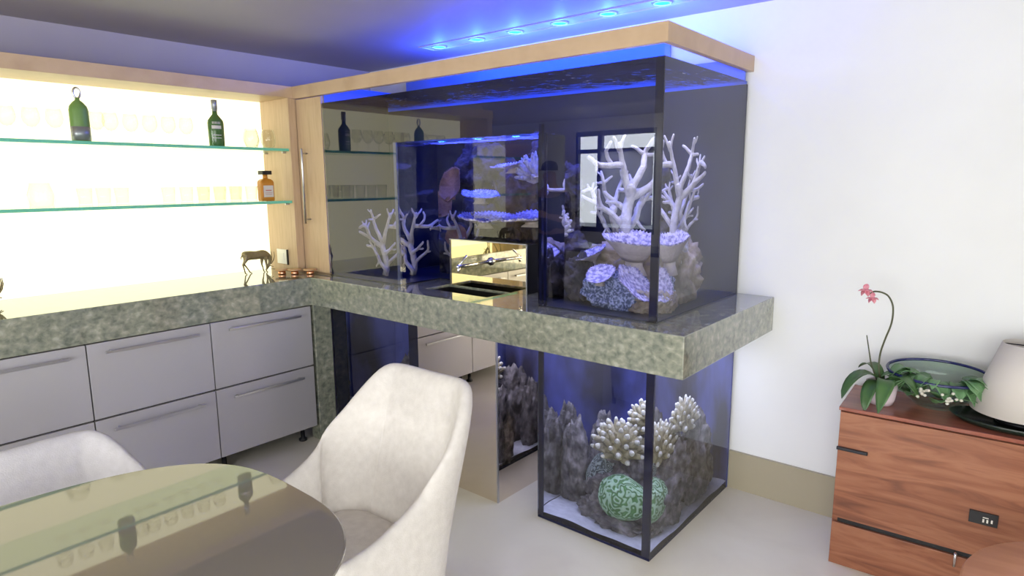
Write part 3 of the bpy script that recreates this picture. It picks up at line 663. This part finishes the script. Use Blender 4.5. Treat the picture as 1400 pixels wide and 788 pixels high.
# wine glasses and tumblers
def wine(c, lab, stemless=False):
    t = thing('wine_glass', lab, 'glass', c, 'clear glasses on the upper shelf')
    th = .0018
    if stemless: pr = [(.020, 0), (.030, .010), (.040, .035), (.042, .055), (.036, .085), (.030, .105)]
    else: pr = [(.004, .062), (.016, .066), (.030, .082), (.036, .102), (.034, .125), (.028, .148)]
    full = pr+[(r-th, z) for r, z in reversed(pr[1:])]+[(0, pr[0][1]+.004)]
    MB().lathe([(0, pr[0][1])]+full, 24, c).build('bowl', 'glassware', t, smooth=True)
    if not stemless: MB().lathe([(0, 0), (.032, 0), (.032, .002), (.006, .006), (.0038, .012), (.0038, .062)], 20, c).build('stem', 'glassware', t, smooth=True)
    return t
def tumbler(c, lab, h_=.085, r=.034):
    t = thing('tumbler', lab, 'glass', c, 'tumblers on the lower shelf')
    MB().lathe([(0, 0), (r*.82, 0), (r, h_), (r-.002, h_), (r*.82-.003, .012), (0, .010)], 24, c).build('glass_cup', 'glassware', t, smooth=True)
    return t
for p, l in (((-.34, -.235), 'stemless wine glass on the upper shelf, left of the pair near the oak side'), ((-.35, -.125), 'stemless wine glass on the upper shelf, closest to the oak side'),
             ((-.46, -.165), 'stemless wine glass at the back of the upper shelf behind the pair')):
    wine((*p, SH1), l, True)
w0 = wine((-.42, -.55, SH1), 'stemmed wine glass on the upper shelf just left of the spirit bottle')
for i, l in enumerate(['second stemmed glass left of the spirit bottle on the upper shelf', 'third stemmed glass left of the spirit bottle', 'fourth stemmed glass left of the spirit bottle',
                       'fifth stemmed glass left of the spirit bottle', 'stemmed glass on the upper shelf just right of the flask bottle', 'stemmed glass on the upper shelf just left of the flask bottle',
                       'stemmed glass near the left edge of the photo on the upper shelf', 'leftmost stemmed glass on the upper shelf']):
    c_ = copy_tree(w0); c_.location.y = (-.64, -.73, -.82, -.91, -.97, -1.14, -1.23, -1.32)[i]; c_['label'] = l
t0 = tumbler((-.36, -.245, SH2), 'tumbler on the lower shelf, first left of the amber bottle')
for i, (x, y, l) in enumerate([(-.36, -.335, 'second tumbler left of the amber bottle'), (-.36, -.425, 'third tumbler left of the amber bottle'), (-.36, -.515, 'fourth tumbler left of the amber bottle'),
        (-.36, -.605, 'fifth tumbler left of the amber bottle'), (-.36, -.695, 'sixth tumbler left of the amber bottle'), (-.40, -.90, 'tumbler in the middle left of the lower shelf, right one of three'),
        (-.40, -.98, 'tumbler in the middle left of the lower shelf, centre of three'), (-.40, -1.06, 'tumbler in the middle left of the lower shelf, left one of three'),
        (-.46, -.29, 'back row tumbler on the lower shelf, nearest the amber bottle'), (-.46, -.38, 'back row tumbler on the lower shelf, second from the amber bottle'), (-.46, -.47, 'back row tumbler on the lower shelf, third from the amber bottle')]):
    c_ = copy_tree(t0); c_.location = (x, y, SH2); c_['label'] = l
# decanter at the left
dc = thing('glass_jug', 'clear glass jug with a looped handle at the left of the lower shelf', 'jug', (-.38, -1.24, SH2))
MB().lathe([(0, 0), (.045, 0), (.052, .02), (.052, .06), (.040, .095), (.038, .11), (.036, .11), (.050, .058), (.043, .006), (0, .006)], 24, (-.38, -1.24, SH2)).build('glass_body', 'glassware', dc, smooth=True)
MB().tube([(-.38, -1.19, SH2+.10), (-.38, -1.165, SH2+.095), (-.38, -1.155, SH2+.06), (-.38, -1.185, SH2+.03)], .004, 8).build('handle', 'glassware', dc, smooth=True)

# ------------------------------------------------------------------ small things on the worktop
an = thing('antelope_figurine', 'small bronze grazing antelope figurine on the worktop before the light panel', 'figurine', (-.42, -.215, HC))
def skin(name, verts, edges, rads, m, parent, root=0, sub=2):
    me = bpy.data.meshes.new(name); me.from_pydata([Vector(v)-OFF[parent.name] for v in verts], edges, []); me.materials.append(M[m])
    o = bpy.data.objects.new(name, me); C.objects.link(o); o.parent = parent; OFF[o.name] = OFF[parent.name]
    sm = o.modifiers.new('skin', 'SKIN'); sm.use_smooth_shade = True
    for i, r in enumerate(rads):
        d = me.skin_vertices[0].data[i]; d.radius = r if isinstance(r, tuple) else (r, r); d.use_root = (i == root)
    s = o.modifiers.new('sub', 'SUBSURF'); s.levels = sub; s.render_levels = sub; return o
ax_, ay, az = -.42, -.215, HC
def A(y, z, x=0): return (ax_+x, ay+y, az+z)
am = MB()
am.tube(crv([A(-.078, .104), A(-.066, .107), A(-.035, .108), A(0, .106), A(.035, .108), A(.058, .108), A(.074, .100)], 4), [.012, .018, .023, .026, .0275, .028, .0275, .027, .0265, .026, .0255, .025, .025, .025, .0255, .026, .0265, .026, .025, .0235, .0215, .019, .017, .015, .013][:25], 16)
am.tube(crv([A(.058, .108), A(.080, .094), A(.087, .072), A(.083, .050), A(.076, .036)], 4), [.021, .020, .018, .0165, .015, .014, .013, .012, .011, .0105, .010, .0095, .009, .009, .009, .009, .009], 14)
am.tube([A(.082, .046), A(.074, .034), A(.064, .020), A(.060, .014)], [.0095, .009, .006, .0045], 12)
for x, pts in ((.012, [(-.064, .098), (-.072, .080), (-.088, .058), (-.082, .032), (-.077, .006), (-.068, .0028)]), (-.012, [(-.056, .098), (-.060, .078), (-.068, .058), (-.050, .032), (-.034, .006), (-.025, .0028)]),
               (.011, [(.054, .098), (.056, .070), (.058, .042), (.056, .022), (.055, .005), (.062, .0028)]), (-.011, [(.046, .098), (.042, .070), (.040, .048), (.046, .028), (.050, .005), (.057, .0028)])):
    rr_ = [.0165, .011, .0055, .0040, .0036, .0032] if pts[0][0] < 0 else [.015, .009, .0052, .0040, .0036, .0032]
    am.tube([A(y, z, x) for y, z in pts], rr_, 10)
ab = am.build('body', 'bronze', an, smooth=True)
rm = ab.modifiers.new('fuse', 'REMESH'); rm.mode = 'VOXEL'; rm.voxel_size = .0016; rm.use_smooth_shade = True
sm_ = ab.modifiers.new('smooth', 'SMOOTH'); sm_.factor = .5; sm_.iterations = 4
for sx in (-1, 1):
    MB().tube([A(.080, .044, .004*sx), A(.092, .050, .007*sx), A(.104, .068, .011*sx), A(.110, .092, .014*sx), A(.108, .118, .016*sx)], [.0045, .004, .0035, .0028, .0015], 8).build('horn', 'bronze', an, smooth=True)
    MB().tube([A(.078, .040, .008*sx), A(.098, .030, .014*sx)], [.003, .0022], 6).build('ear', 'bronze', an, smooth=True)
MB().tube([A(-.082, .112), A(-.090, .100), A(-.089, .088)], [.004, .003, .002], 6).build('tail', 'bronze', an, smooth=True)

a2 = copy_tree(an); a2.location.y = -1.525; a2['label'] = 'second bronze antelope figurine, mostly cut off by the left edge of the photo'
an['group'] = a2['group'] = 'antelope figurines'
for i, (x, y, lab) in enumerate([(-.255, -.150, 'copper tealight holder with a round wooden lid, left one of the front three'), (-.205, -.052, 'copper tealight holder with a round wooden lid, middle of the front three'),
                                 (-.130, -.052, 'copper tealight holder with a round wooden lid, nearest the tall cabinet door')]):
    if i == 1: x, y = -.195, -.105
    if i == 2: x, y = -.125, -.048
    t = thing('tealight_holder', lab, 'candle holder', (x, y, HC), 'copper tealight holders')
    if i == 0: x, y = x, y
    MB().lathe([(0, .0003), (.020, .0003), (.022, .003), (.020, .024), (0, .024)], 24, (x, y, HC)).build('copper_cup', 'copper', t, smooth=True)
    MB().lathe([(0, .024), (.038, .024), (.040, .027), (.038, .031), (.02, .032), (0, .032)], 28, (x, y, HC)).build('wooden_disc', 'coaster', t, smooth=True)

# ------------------------------------------------------------------ dining table
tb = thing('dining_table', 'rounded taupe glass-topped dining table in the left foreground', 'table', (1.735, -2.0, 0))
def sup(a, b, n_, cx, cy, z, k=96):
    out = []
    for i in range(k):
        t = 2*PI*i/k; c_, s_ = math.cos(t), math.sin(t)
        out.append((cx+a*math.copysign(abs(c_)**(2/n_), c_), cy+b*math.copysign(abs(s_)**(2/n_), s_), z))
    return out
k = 96; vs = []; TZ = .74
rings = [(.462, .674, TZ-.014), (.470, .682, TZ-.010), (.470, .682, TZ-.003), (.466, .678, TZ)]
for a, b, z in rings: vs += sup(a, b, 3.0, 1.735, -2.0, z)
fs = [tuple(reversed(range(k))), tuple(3*k+i for i in range(k))]+[(q*k+i, q*k+(i+1) % k, (q+1)*k+(i+1) % k, (q+1)*k+i) for q in range(3) for i in range(k)]
MB().add(vs, fs).build('tabletop', 'tabletop', tb)
MB().lathe([(.26, 0), (.26, .012), (.06, .02), (.05, .05), (.05, TZ-.04), (.14, TZ-.016), (.14, TZ-.0145)], 40, (1.735, -2.05, 0)).build('pedestal', 'steel', tb, smooth=False)

# ------------------------------------------------------------------ slip-covered chairs
def chair(name, lab, loc, rz, H=.86, AH=.60, W=.50, D=.56, m='fabric'):
    t = thing(name, lab, 'chair', loc, 'slip-covered dining chairs', rz)
    # plan path: front left -> back -> front right; local front is -y
    hw, hd, rc = W/2, D/2, .15
    P = []
    for i in range(11): P.append((-hw, -hd+(D-rc)*i/10))
    for i in range(1, 9): a = PI-PI/2*i/8; P.append((-hw+rc+rc*math.cos(a), hd-rc+rc*math.sin(a)))
    for i in range(1, 9): P.append((-hw+rc+(W-2*rc)*i/8, hd))
    for i in range(1, 9): a = PI/2-PI/2*i/8; P.append((hw-rc+rc*math.cos(a), hd-rc+rc*math.sin(a)))
    for i in range(1, 11): P.append((hw, hd-rc-(D-rc)*i/10))
    n_ = len(P); vs = []
    def top(x, y):
        s = max(0, min(1, (hd-y)/(D)))          # 0 at the back, 1 at the front
        s = max(0, (s-.04)/.96)
        return AH-.02 + (H-AH)*(1-s)**3.0 + .02 - .012*(abs(x)/hw)**4*(1 if s < .2 else 0)
    cols = []
    for i, (x, y) in enumerate(P):
        zt = top(x, y); prof = []
        L = math.hypot(x, y); nx, ny = (x/hw, 0) if abs(y-hd) > rc else (x/hw*.7, 1)
        if abs(x) < hw-rc+.001 and y > 0: nx, ny = 0, 1
        q = math.hypot(nx, ny); nx, ny = nx/q, ny/q
        wob = .004*noise.noise(Vector((x*14, y*14, 3)))
        def off(o, z):
            tap = .76+.24*min(1, max(0, (z-.05)/.75))                # narrower towards the floor
            bk = max(0, (y+hd*.2)/(1.2*hd))
            lean = .26*max(0, z-.42)*bk*1.1
            fold = .006*math.sin(x*55+z*9)*max(0, 1-abs(z-.52)/.14)*bk*(1 if o < -.02 else 0)
            return ((x-nx*(-o))*tap, (y-ny*(-o))*(.92+.08*tap)+lean+fold, z)
        th = .052
        for o, z in ((0, .05), (.0, .25), (.002, .45), (.002, zt-.12 if zt-.12 > .46 else .46+(zt-.46)*.4), (0, zt-.03), (-.012, zt-.008), (-.026, zt), (-.040, zt-.008), (-th, zt-.03),
                     (-th-.004, zt-.12 if zt-.12 > .47 else .47+(zt-.47)*.4), (-th-.012, .46), (-th-.03, .42)):
            prof.append(off(o+wob, z))
        cols.append(prof)
    k_ = len(cols[0]); vs = [p for c_ in cols for p in c_]
    fs = [(i*k_+q, i*k_+q+1, (i+1)*k_+q+1, (i+1)*k_+q) for i in range(n_-1) for q in range(k_-1)]
    fs = [tuple(reversed(f)) for f in fs]
    fs.append(tuple(range(k_))); fs.append(tuple((n_-1)*k_+q for q in reversed(range(k_))))
    o = MB().add(vs, fs).build('cover', m, t, smooth=True, sub=1, local=True)
    # seat and front skirt
    s = MB(); a = hw*.80-.035; f0 = -hd*.98; n2 = 12
    rows = []
    for (y, z) in [(f0+.005, .05), (f0, .25), (f0, .40), (f0+.02, .445), (f0+.07, .462), (0, .465), (hd-.12, .46), (hd-.05, .44)]:
        rows.append([( -a+2*a*i/n2, y, z-.010*(abs(2*i/n2-1))**3) for i in range(n2+1)])
    vs = [p for r in rows for p in r]; fs = [(q*(n2+1)+i, q*(n2+1)+i+1, (q+1)*(n2+1)+i+1, (q+1)*(n2+1)+i) for q in range(len(rows)-1) for i in range(n2)]
    s.add(vs, fs).build('seat', m, t, smooth=True, sub=1, local=True)
    for sx in (-1, 1):
        for sy in (-1, 1):
            MB().lathe([(.013, 0), (.018, .12)], 12, (sx*hw*.66, sy*hd*.72, 0)).build('leg', 'dark', t, smooth=True, local=True)
    return t
chair('dining_chair', 'cream slip-covered dining chair with sloping arms, at the end of the table', (1.655, -1.11, 0), math.radians(1), H=.90, AH=.585, W=.56, D=.46)
chair('dining_chair', 'slip-covered chair with shade put into its cover colour, half hidden behind the table at left', (1.17, -1.72, 0), math.radians(92), H=.745, AH=.56, W=.66, D=.44, m='fabric_shaded')

# ------------------------------------------------------------------ dresser
dres = thing('chest_of_drawers', 'low red-brown walnut chest of drawers against the white wall', 'chest', (2.606, .44, 0), rz=math.radians(2.5))
DW, DD, DH = 1.25, .325, .648
def D(mb, name, m, par, **kw): return mb.build(name, m, par, local=True, **kw)
D(MB().box(0, DW, .012, DD, .0, DH-.014), 'body', 'walnut', dres, bevel=.001)
D(MB().box(-.004, DW+.004, -.004, DD, DH-.014, DH), 'top', 'walnut_top', dres, bevel=.002)
d1 = D(MB().box(.003, DW-.003, -.008, .011, .205, DH-.018), 'drawer', 'walnut', dres, bevel=.0015)
d2 = D(MB().box(.003, DW-.003, -.004, .011, .045, .182), 'drawer', 'walnut', dres, bevel=.0015)
D(MB().box(.02, DW-.02, .008, .0125, .182, .205), 'shadow_gap', 'black', dres)
D(MB().box(.0, .105, -.020, -.007, .482, .494), 'handle', 'dark', d1, bevel=.002)
hh = D(MB().box(.425, .505, -.016, -.007, .328, .372), 'lock_plate', 'black', d1, bevel=.001); hh['label'] = 'small black plate with white marks'
mk = MB()
for i, (a, b, c_, d_) in enumerate([(.463, .468, .338, .350), (.474, .479, .338, .350), (.463, .479, .354, .357), (.486, .491, .340, .352)]): mk.box(a, b, -.0170, -.0158, c_, d_)
D(mk, 'marks', 'white', hh)
D(MB().tube([(.40, -.022, .150), (.40, -.022, .195)], .005, 10).tube([(.40, -.022, .195), (.40, -.006, .195)], .005, 10), 'latch', 'chrome', d2, smooth=True)

def DP(x, y, z): # dresser-top world point from local
    a = math.radians(2.5); return (2.606+x*math.cos(a)-y*math.sin(a), .44+x*math.sin(a)+y*math.cos(a), z)
# orchid
oc = DP(.115, .13, DH)
orc = thing('potted_orchid', 'orchid with two drooping pink blooms in a pale pot on the chest', 'plant', oc)
MB().lathe([(.0, .0005), (.040, .0005), (.047, .02), (.055, .085), (.052, .085), (.045, .03), (0, .03)], 28, oc).build('pot', 'pink_pot', orc, smooth=True)
MB().lathe([(0, .078), (.051, .076)], 20, oc).build('bark', 'rockdark', orc)
def leaf(mb, p0, pts, w_, n=10, mi=0, curl=.25):
    """a strap leaf along a bezier; w_ max half width"""
    P = [Vector(p0)]+[Vector(p) for p in pts]; L = []
    for i in range(n+1):
        t = i/n; q = P[:]
        while len(q) > 1: q = [q[j].lerp(q[j+1], t) for j in range(len(q)-1)]
        L.append(q[0])
    vs = []
    for i, c in enumerate(L):
        t = (L[min(i+1, n)]-L[max(i-1, 0)]).normalized(); side = t.cross(Vector((0, 0, 1)))
        side = side.normalized() if side.length > .05 else Vector((1, 0, 0)); up = side.cross(t).normalized()
        ww = w_*math.sin(PI*min(1, (i/n)*.93+.07))**.6 if i < n else .001
        for s_, u in ((-1, curl), (-.5, curl*.3), (0, 0), (.5, curl*.3), (1, curl)): vs.append(c+side*ww*s_+up*abs(u)*ww)
        for s_, u in ((1, curl), (.5, curl*.3), (0, 0), (-.5, curl*.3), (-1, curl)): vs.append(c+side*ww*s_+up*(abs(u)*ww-.0016))
    k = 10; fs = [(i*k+q, i*k+(q+1) % k, (i+1)*k+(q+1) % k, (i+1)*k+q) for i in range(n) for q in range(k)]
    mb.add(vs, fs, mi)
ox, oy, oz = oc[0], oc[1], oc[2]+.085
for pts, w_ in [([(-.05, -.03, .075), (-.10, -.08, .02), (-.115, -.10, -.065)], .030), ([(-.02, -.06, .04), (-.035, -.11, -.02), (-.03, -.125, -.09)], .026),
                ([(.03, -.06, .06), (.03, -.12, .02), (.015, -.135, -.085)], .030), ([(.06, -.03, .06), (.09, -.06, .05), (.13, -.07, -.02)], .026),
                ([(-.03, .03, .07), (-.06, .06, .06), (-.10, .08, .02)], .024)]:
    m_ = MB(); leaf(m_, (ox, oy, oz-.01), [(ox+a, oy+b, oz+c_) for a, b, c_ in pts], w_); m_.build('leaf', 'leaf', orc, smooth=True)
def bez(P, n=24):
    out = []
    for i in range(n+1):
        q = [Vector(p) for p in P]; t = i/n
        while len(q) > 1: q = [q[j].lerp(q[j+1], t) for j in range(len(q)-1)]
        out.append(q[0])
    return out
yq = .57
SP = [(ox, oy, oz-.02), (2.700, .575, .78), (2.699, .58, .84), (2.712, yq, .90), (2.728, yq, .965), (2.728, yq, 1.025), (2.712, yq, 1.062), (2.690, yq, 1.076), (2.664, yq, 1.078), (2.652, yq, 1.070)]
MB().tube(crv(SP), .0032, 8).build('flower_stem', 'stem', orc, smooth=True)
MB().tube([(ox-.01, oy, oz-.02), (2.672, .57, .80), (2.650, .57, .905)], [.003, .0028, .002], 8).build('bare_stem', 'stem', orc, smooth=True)
def bloom(c, s):
    mb = MB(); rnd = random.Random(int(c[2]*1000))
    for i in range(5):
        a = 2*PI*i/5+.3; d = Vector((math.cos(a), .4*math.sin(a)-.3, math.sin(a)*.8-.35)).normalized()
        leaf(mb, c, [Vector(c)+d*s*.5+Vector((0, -.004, .004)), Vector(c)+d*s], s*.42, 6, curl=.4)
    mb.lathe([(.001, -.006), (.005, -.002), (.004, .004), (.001, .006)], 8, (c[0], c[1]-.004, c[2]))
    mb.build('bloom', 'petal', orc, smooth=True)
bloom((2.634, yq, 1.078), .026); bloom((2.660, yq-.01, 1.052), .022)

# glass bowl with greenery
bc = DP(.285, .19, DH)
gb = thing('glass_bowl', 'wide shallow clear glass bowl with a cobalt rim on the chest', 'bowl', bc)
rx, ry = .165, .105; T = MB()
prof = [(.0, .0005), (.30, .0005), (.38, .006), (.62, .040), (.85, .085), (1.0, .135), (.985, .137), (.835, .089), (.60, .045), (.36, .012), (0, .010)]
n_ = 48; vs = []
for i in range(n_):
    a = 2*PI*i/n_
    for r, z in prof: vs.append((bc[0]+r*rx*math.cos(a), bc[1]+r*ry*math.sin(a), bc[2]+z*(1+.15*math.sin(a)*r)))
k = len(prof); fs = [(i*k+q, ((i+1) % n_)*k+q, ((i+1) % n_)*k+q+1, i*k+q+1) for i in range(n_) for q in range(k-1)]
T.add(vs, fs).build('bowl_body', 'bowlglass', gb, smooth=True)
MB().tube([(bc[0]+rx*math.cos(a), bc[1]+ry*math.sin(a), bc[2]+.136*(1+.15*math.sin(a))) for a in [2*PI*i/48 for i in range(49)]], .0055, 8, round_end=False).build('rim', 'bluerim', gb, smooth=True)
fern = thing('bowl_greenery', 'tangle of broad green leaves with white blossoms spilling from the glass bowl', 'plant', (bc[0], bc[1], bc[2]+.02))
rnd = random.Random(4); gm = MB(); wm = MB()
for i in range(46):
    front = i < 26
    a = rnd.uniform(-2.9, -.25) if front else rnd.uniform(0, 2*PI); r = rnd.uniform(.05, .09)
    x = bc[0]+r*math.cos(a)*1.55; y = bc[1]+r*math.sin(a)*.8-.01; z = bc[2]+rnd.uniform(.10, .135) if front else bc[2]+rnd.uniform(.04, .07)
    d = a+rnd.uniform(-.7, .7); L = rnd.uniform(.055, .095)
    leaf(gm, (x, y, z), [(x+L*.5*math.cos(d), y+L*.5*math.sin(d), z+rnd.uniform(.015, .04)), (x+L*math.cos(d), y+L*.9*math.sin(d), z+(rnd.uniform(-.06, -.01) if front else rnd.uniform(.0, .04)))], rnd.uniform(.018, .030), 6)
leaf(gm, (bc[0]+.06, bc[1]-.04, bc[2]+.05), [(bc[0]+.12, bc[1]-.07, bc[2]+.10), (bc[0]+.19, bc[1]-.08, bc[2]+.135)], .018, 8)
gm.build('foliage', 'leaf2', fern, smooth=True)
for i in range(22):
    x, y, z = (bc[0]+rnd.choice((-.03, .055))+rnd.gauss(0, .012), bc[1]-.135+rnd.gauss(0, .008), bc[2]+.085+rnd.gauss(0, .016))
    wm.lathe([(.0005, -.005), (.006, -.001), (.005, .004), (.0005, .006)], 7, (x, y, z))
wm.build('white_blossom', 'pale_tip', fern, smooth=True)
M['bluepot'] = mat('dark_green_tray', (.014, .022, .016), .25)
ty = thing('lamp_tray', 'dark green oval tray under the table lamp', 'tray', DP(.53, .14, DH))
c0 = DP(.53, .13, DH); MB().lathe([(0, .0005), (.8, .0005), (1, .018), (.97, .020), (.78, .006), (0, .006)], 40, c0, sx=1, sy=1)
n_ = 40; vs = []
pr = [(0, .0005), (.85, .0005), (1, .022), (.97, .024), (.82, .008), (0, .008)]
for i in range(n_):
    a = 2*PI*i/n_
    for r, z in pr: vs.append((c0[0]+r*.20*math.cos(a), c0[1]+r*.115*math.sin(a), c0[2]+z))
k = len(pr); MB().add(vs, [(i*k+q, ((i+1) % n_)*k+q, ((i+1) % n_)*k+q+1, i*k+q+1) for i in range(n_) for q in range(k-1)]).build('dish', 'bluepot', ty, smooth=True)
lc = DP(.535, .16, DH+.008)
lp = thing('table_lamp', 'table lamp with a cream tapered shade, cut by the right edge', 'lamp', lc)
MB().lathe([(0, .0), (.07, .0), (.072, .01), (.03, .02), (.014, .03), (.012, .06)], 32, lc).build('base', 'dark', lp, smooth=True)
MB().lathe([(.148, .040), (.075, .282), (.072, .282), (.145, .040)], 48, lc, closed=True).build('lamp_shade', 'shade', lp, smooth=True)
MB().lathe([(.012, .06), (.010, .20), (.018, .21), (.018, .24), (0, .245)], 20, lc).build('stem', 'dark', lp, smooth=True)
MB().tube([(lc[0]-.075, lc[1], lc[2]+.275), (lc[0]+.075, lc[1], lc[2]+.275)], .002, 6).build('spider', 'dark', lp)

# round wooden stool at the very front right
M['stoolwood'] = noisemat('stool_wood', [(.3, (.58, .25, .13)), (.7, (.70, .33, .18))], 5, 6, .4, stretch=(1, 5, 1))
SX, SY = 3.40, -.165
stl = thing('round_stool', 'round orange-brown wooden seat at the bottom right corner', 'stool', (SX, SY, 0))
MB().lathe([(0, .44), (.30, .44), (.345, .445), (.352, .458), (.345, .470), (.2, .478), (0, .480)], 64, (SX, SY, 0)).build('seat', 'stoolwood', stl, smooth=True)
for i in range(4):
    a = PI/4+i*PI/2; MB().tube([(SX+.22*math.cos(a), SY+.22*math.sin(a), .44), (SX+.27*math.cos(a), SY+.27*math.sin(a), .012)], [.02, .014], 12).build('leg', 'walnut', stl, smooth=True)

# ------------------------------------------------------------------ the person mirrored in the tank
M['skin'] = mat('skin', (.50, .32, .24), .6); M['shirt'] = mat('navy_shirt', (.02, .025, .06), .8); M['trousers'] = mat('dark_trousers', (.02, .02, .025), .85)
pe = thing('person', 'person in dark shirt and cap holding a phone, seen only mirrored in the tank', 'person', (-.80, -3.25, 0))
def PP(x, y, z): return (-.80+x, -3.25+y, z)
# facing +y, towards the tank
V_ = [PP(0,0,.93), PP(0,0,1.06), PP(0,0,1.22), PP(0,.0,1.36), PP(0,.01,1.44), PP(0,.03,1.52), PP(0,.035,1.60),
      PP(.17,0,1.34), PP(.22,.04,1.10), PP(.13,.24,1.15), PP(-.17,0,1.34), PP(-.22,.04,1.10), PP(-.12,.24,1.16),
      PP(.09,0,.88), PP(.10,.02,.48), PP(.10,-.01,.08), PP(.11,.12,.03), PP(-.09,0,.88), PP(-.10,.02,.48), PP(-.10,-.01,.08), PP(-.11,.12,.03)]
E_ = [(0,1),(1,2),(2,3),(3,4),(4,5),(5,6),(3,7),(7,8),(8,9),(3,10),(10,11),(11,12),(0,13),(13,14),(14,15),(15,16),(0,17),(17,18),(18,19),(19,20)]
R_ = [(.15,.10),(.14,.10),(.16,.11),(.14,.09),.052,.075,.078,.058,.044,.030,.058,.044,.030,.082,.058,.04,.035,.082,.058,.04,.035]
skin('body', V_, E_, R_, 'skin', pe, root=0)
skin('shirt', V_[:4]+[V_[7], V_[8], V_[10], V_[11]], [(0,1),(1,2),(2,3),(3,4),(4,5),(3,6),(6,7)], [(.165,.115),(.16,.115),(.18,.125),(.155,.10),.068,.056,.068,.056], 'shirt', pe, root=0)
skin('trousers', [V_[0], V_[13], V_[14], V_[15], V_[17], V_[18], V_[19]], [(0,1),(1,2),(2,3),(0,4),(4,5),(5,6)], [(.165,.12),.098,.072,.055,.098,.072,.055], 'trousers', pe, root=0)
MB().lathe([(.085, 0), (.088, .03), (.07, .075), (.03, .095), (0, .098)], 24, PP(0, .03, 1.60)).box(-.86, -.74, -3.15, -3.08, 1.60, 1.607).build('cap', 'shirt', pe, smooth=True)
for sx in (-1, 1):
    hx, hy, hz = (-.80+sx*.125, -3.01, 1.155)
    hd = MB().tube([(hx, hy, hz), (hx-sx*.01, hy+.05, hz+.01), (hx-sx*.02, hy+.085, hz+.02)], [.026, .034, .030], 10)
    hb = hd.build('hand', 'skin', pe, smooth=True)
    for q in range(4):
        z0 = hz+.045-.018*q
        MB().tube([(hx-sx*.02, hy+.08, z0), (hx-sx*.045, hy+.11, z0), (hx-sx*.07, hy+.10, z0)], [.009, .0085, .007], 7).build('finger', 'skin', hb, smooth=True)
    MB().tube([(hx-sx*.01, hy+.04, hz+.03), (hx-sx*.04, hy+.05, hz+.045), (hx-sx*.07, hy+.07, hz+.035)], [.011, .0095, .008], 7).build('thumb', 'skin', hb, smooth=True)
ph = thing('phone', 'dark phone held up in both hands by the mirrored person', 'phone', (-.80, -2.925, 1.165))
MB().box(-.875, -.725, -2.930, -2.921, 1.13, 1.205).build('case', 'black', ph, bevel=.003)
MB().lathe([(.006, 0), (.006, .002), (0, .002)], 12, (0, 0, 0)).build('lens', 'steel', ph, smooth=True, local=True).location = (-.055, .006, .02)
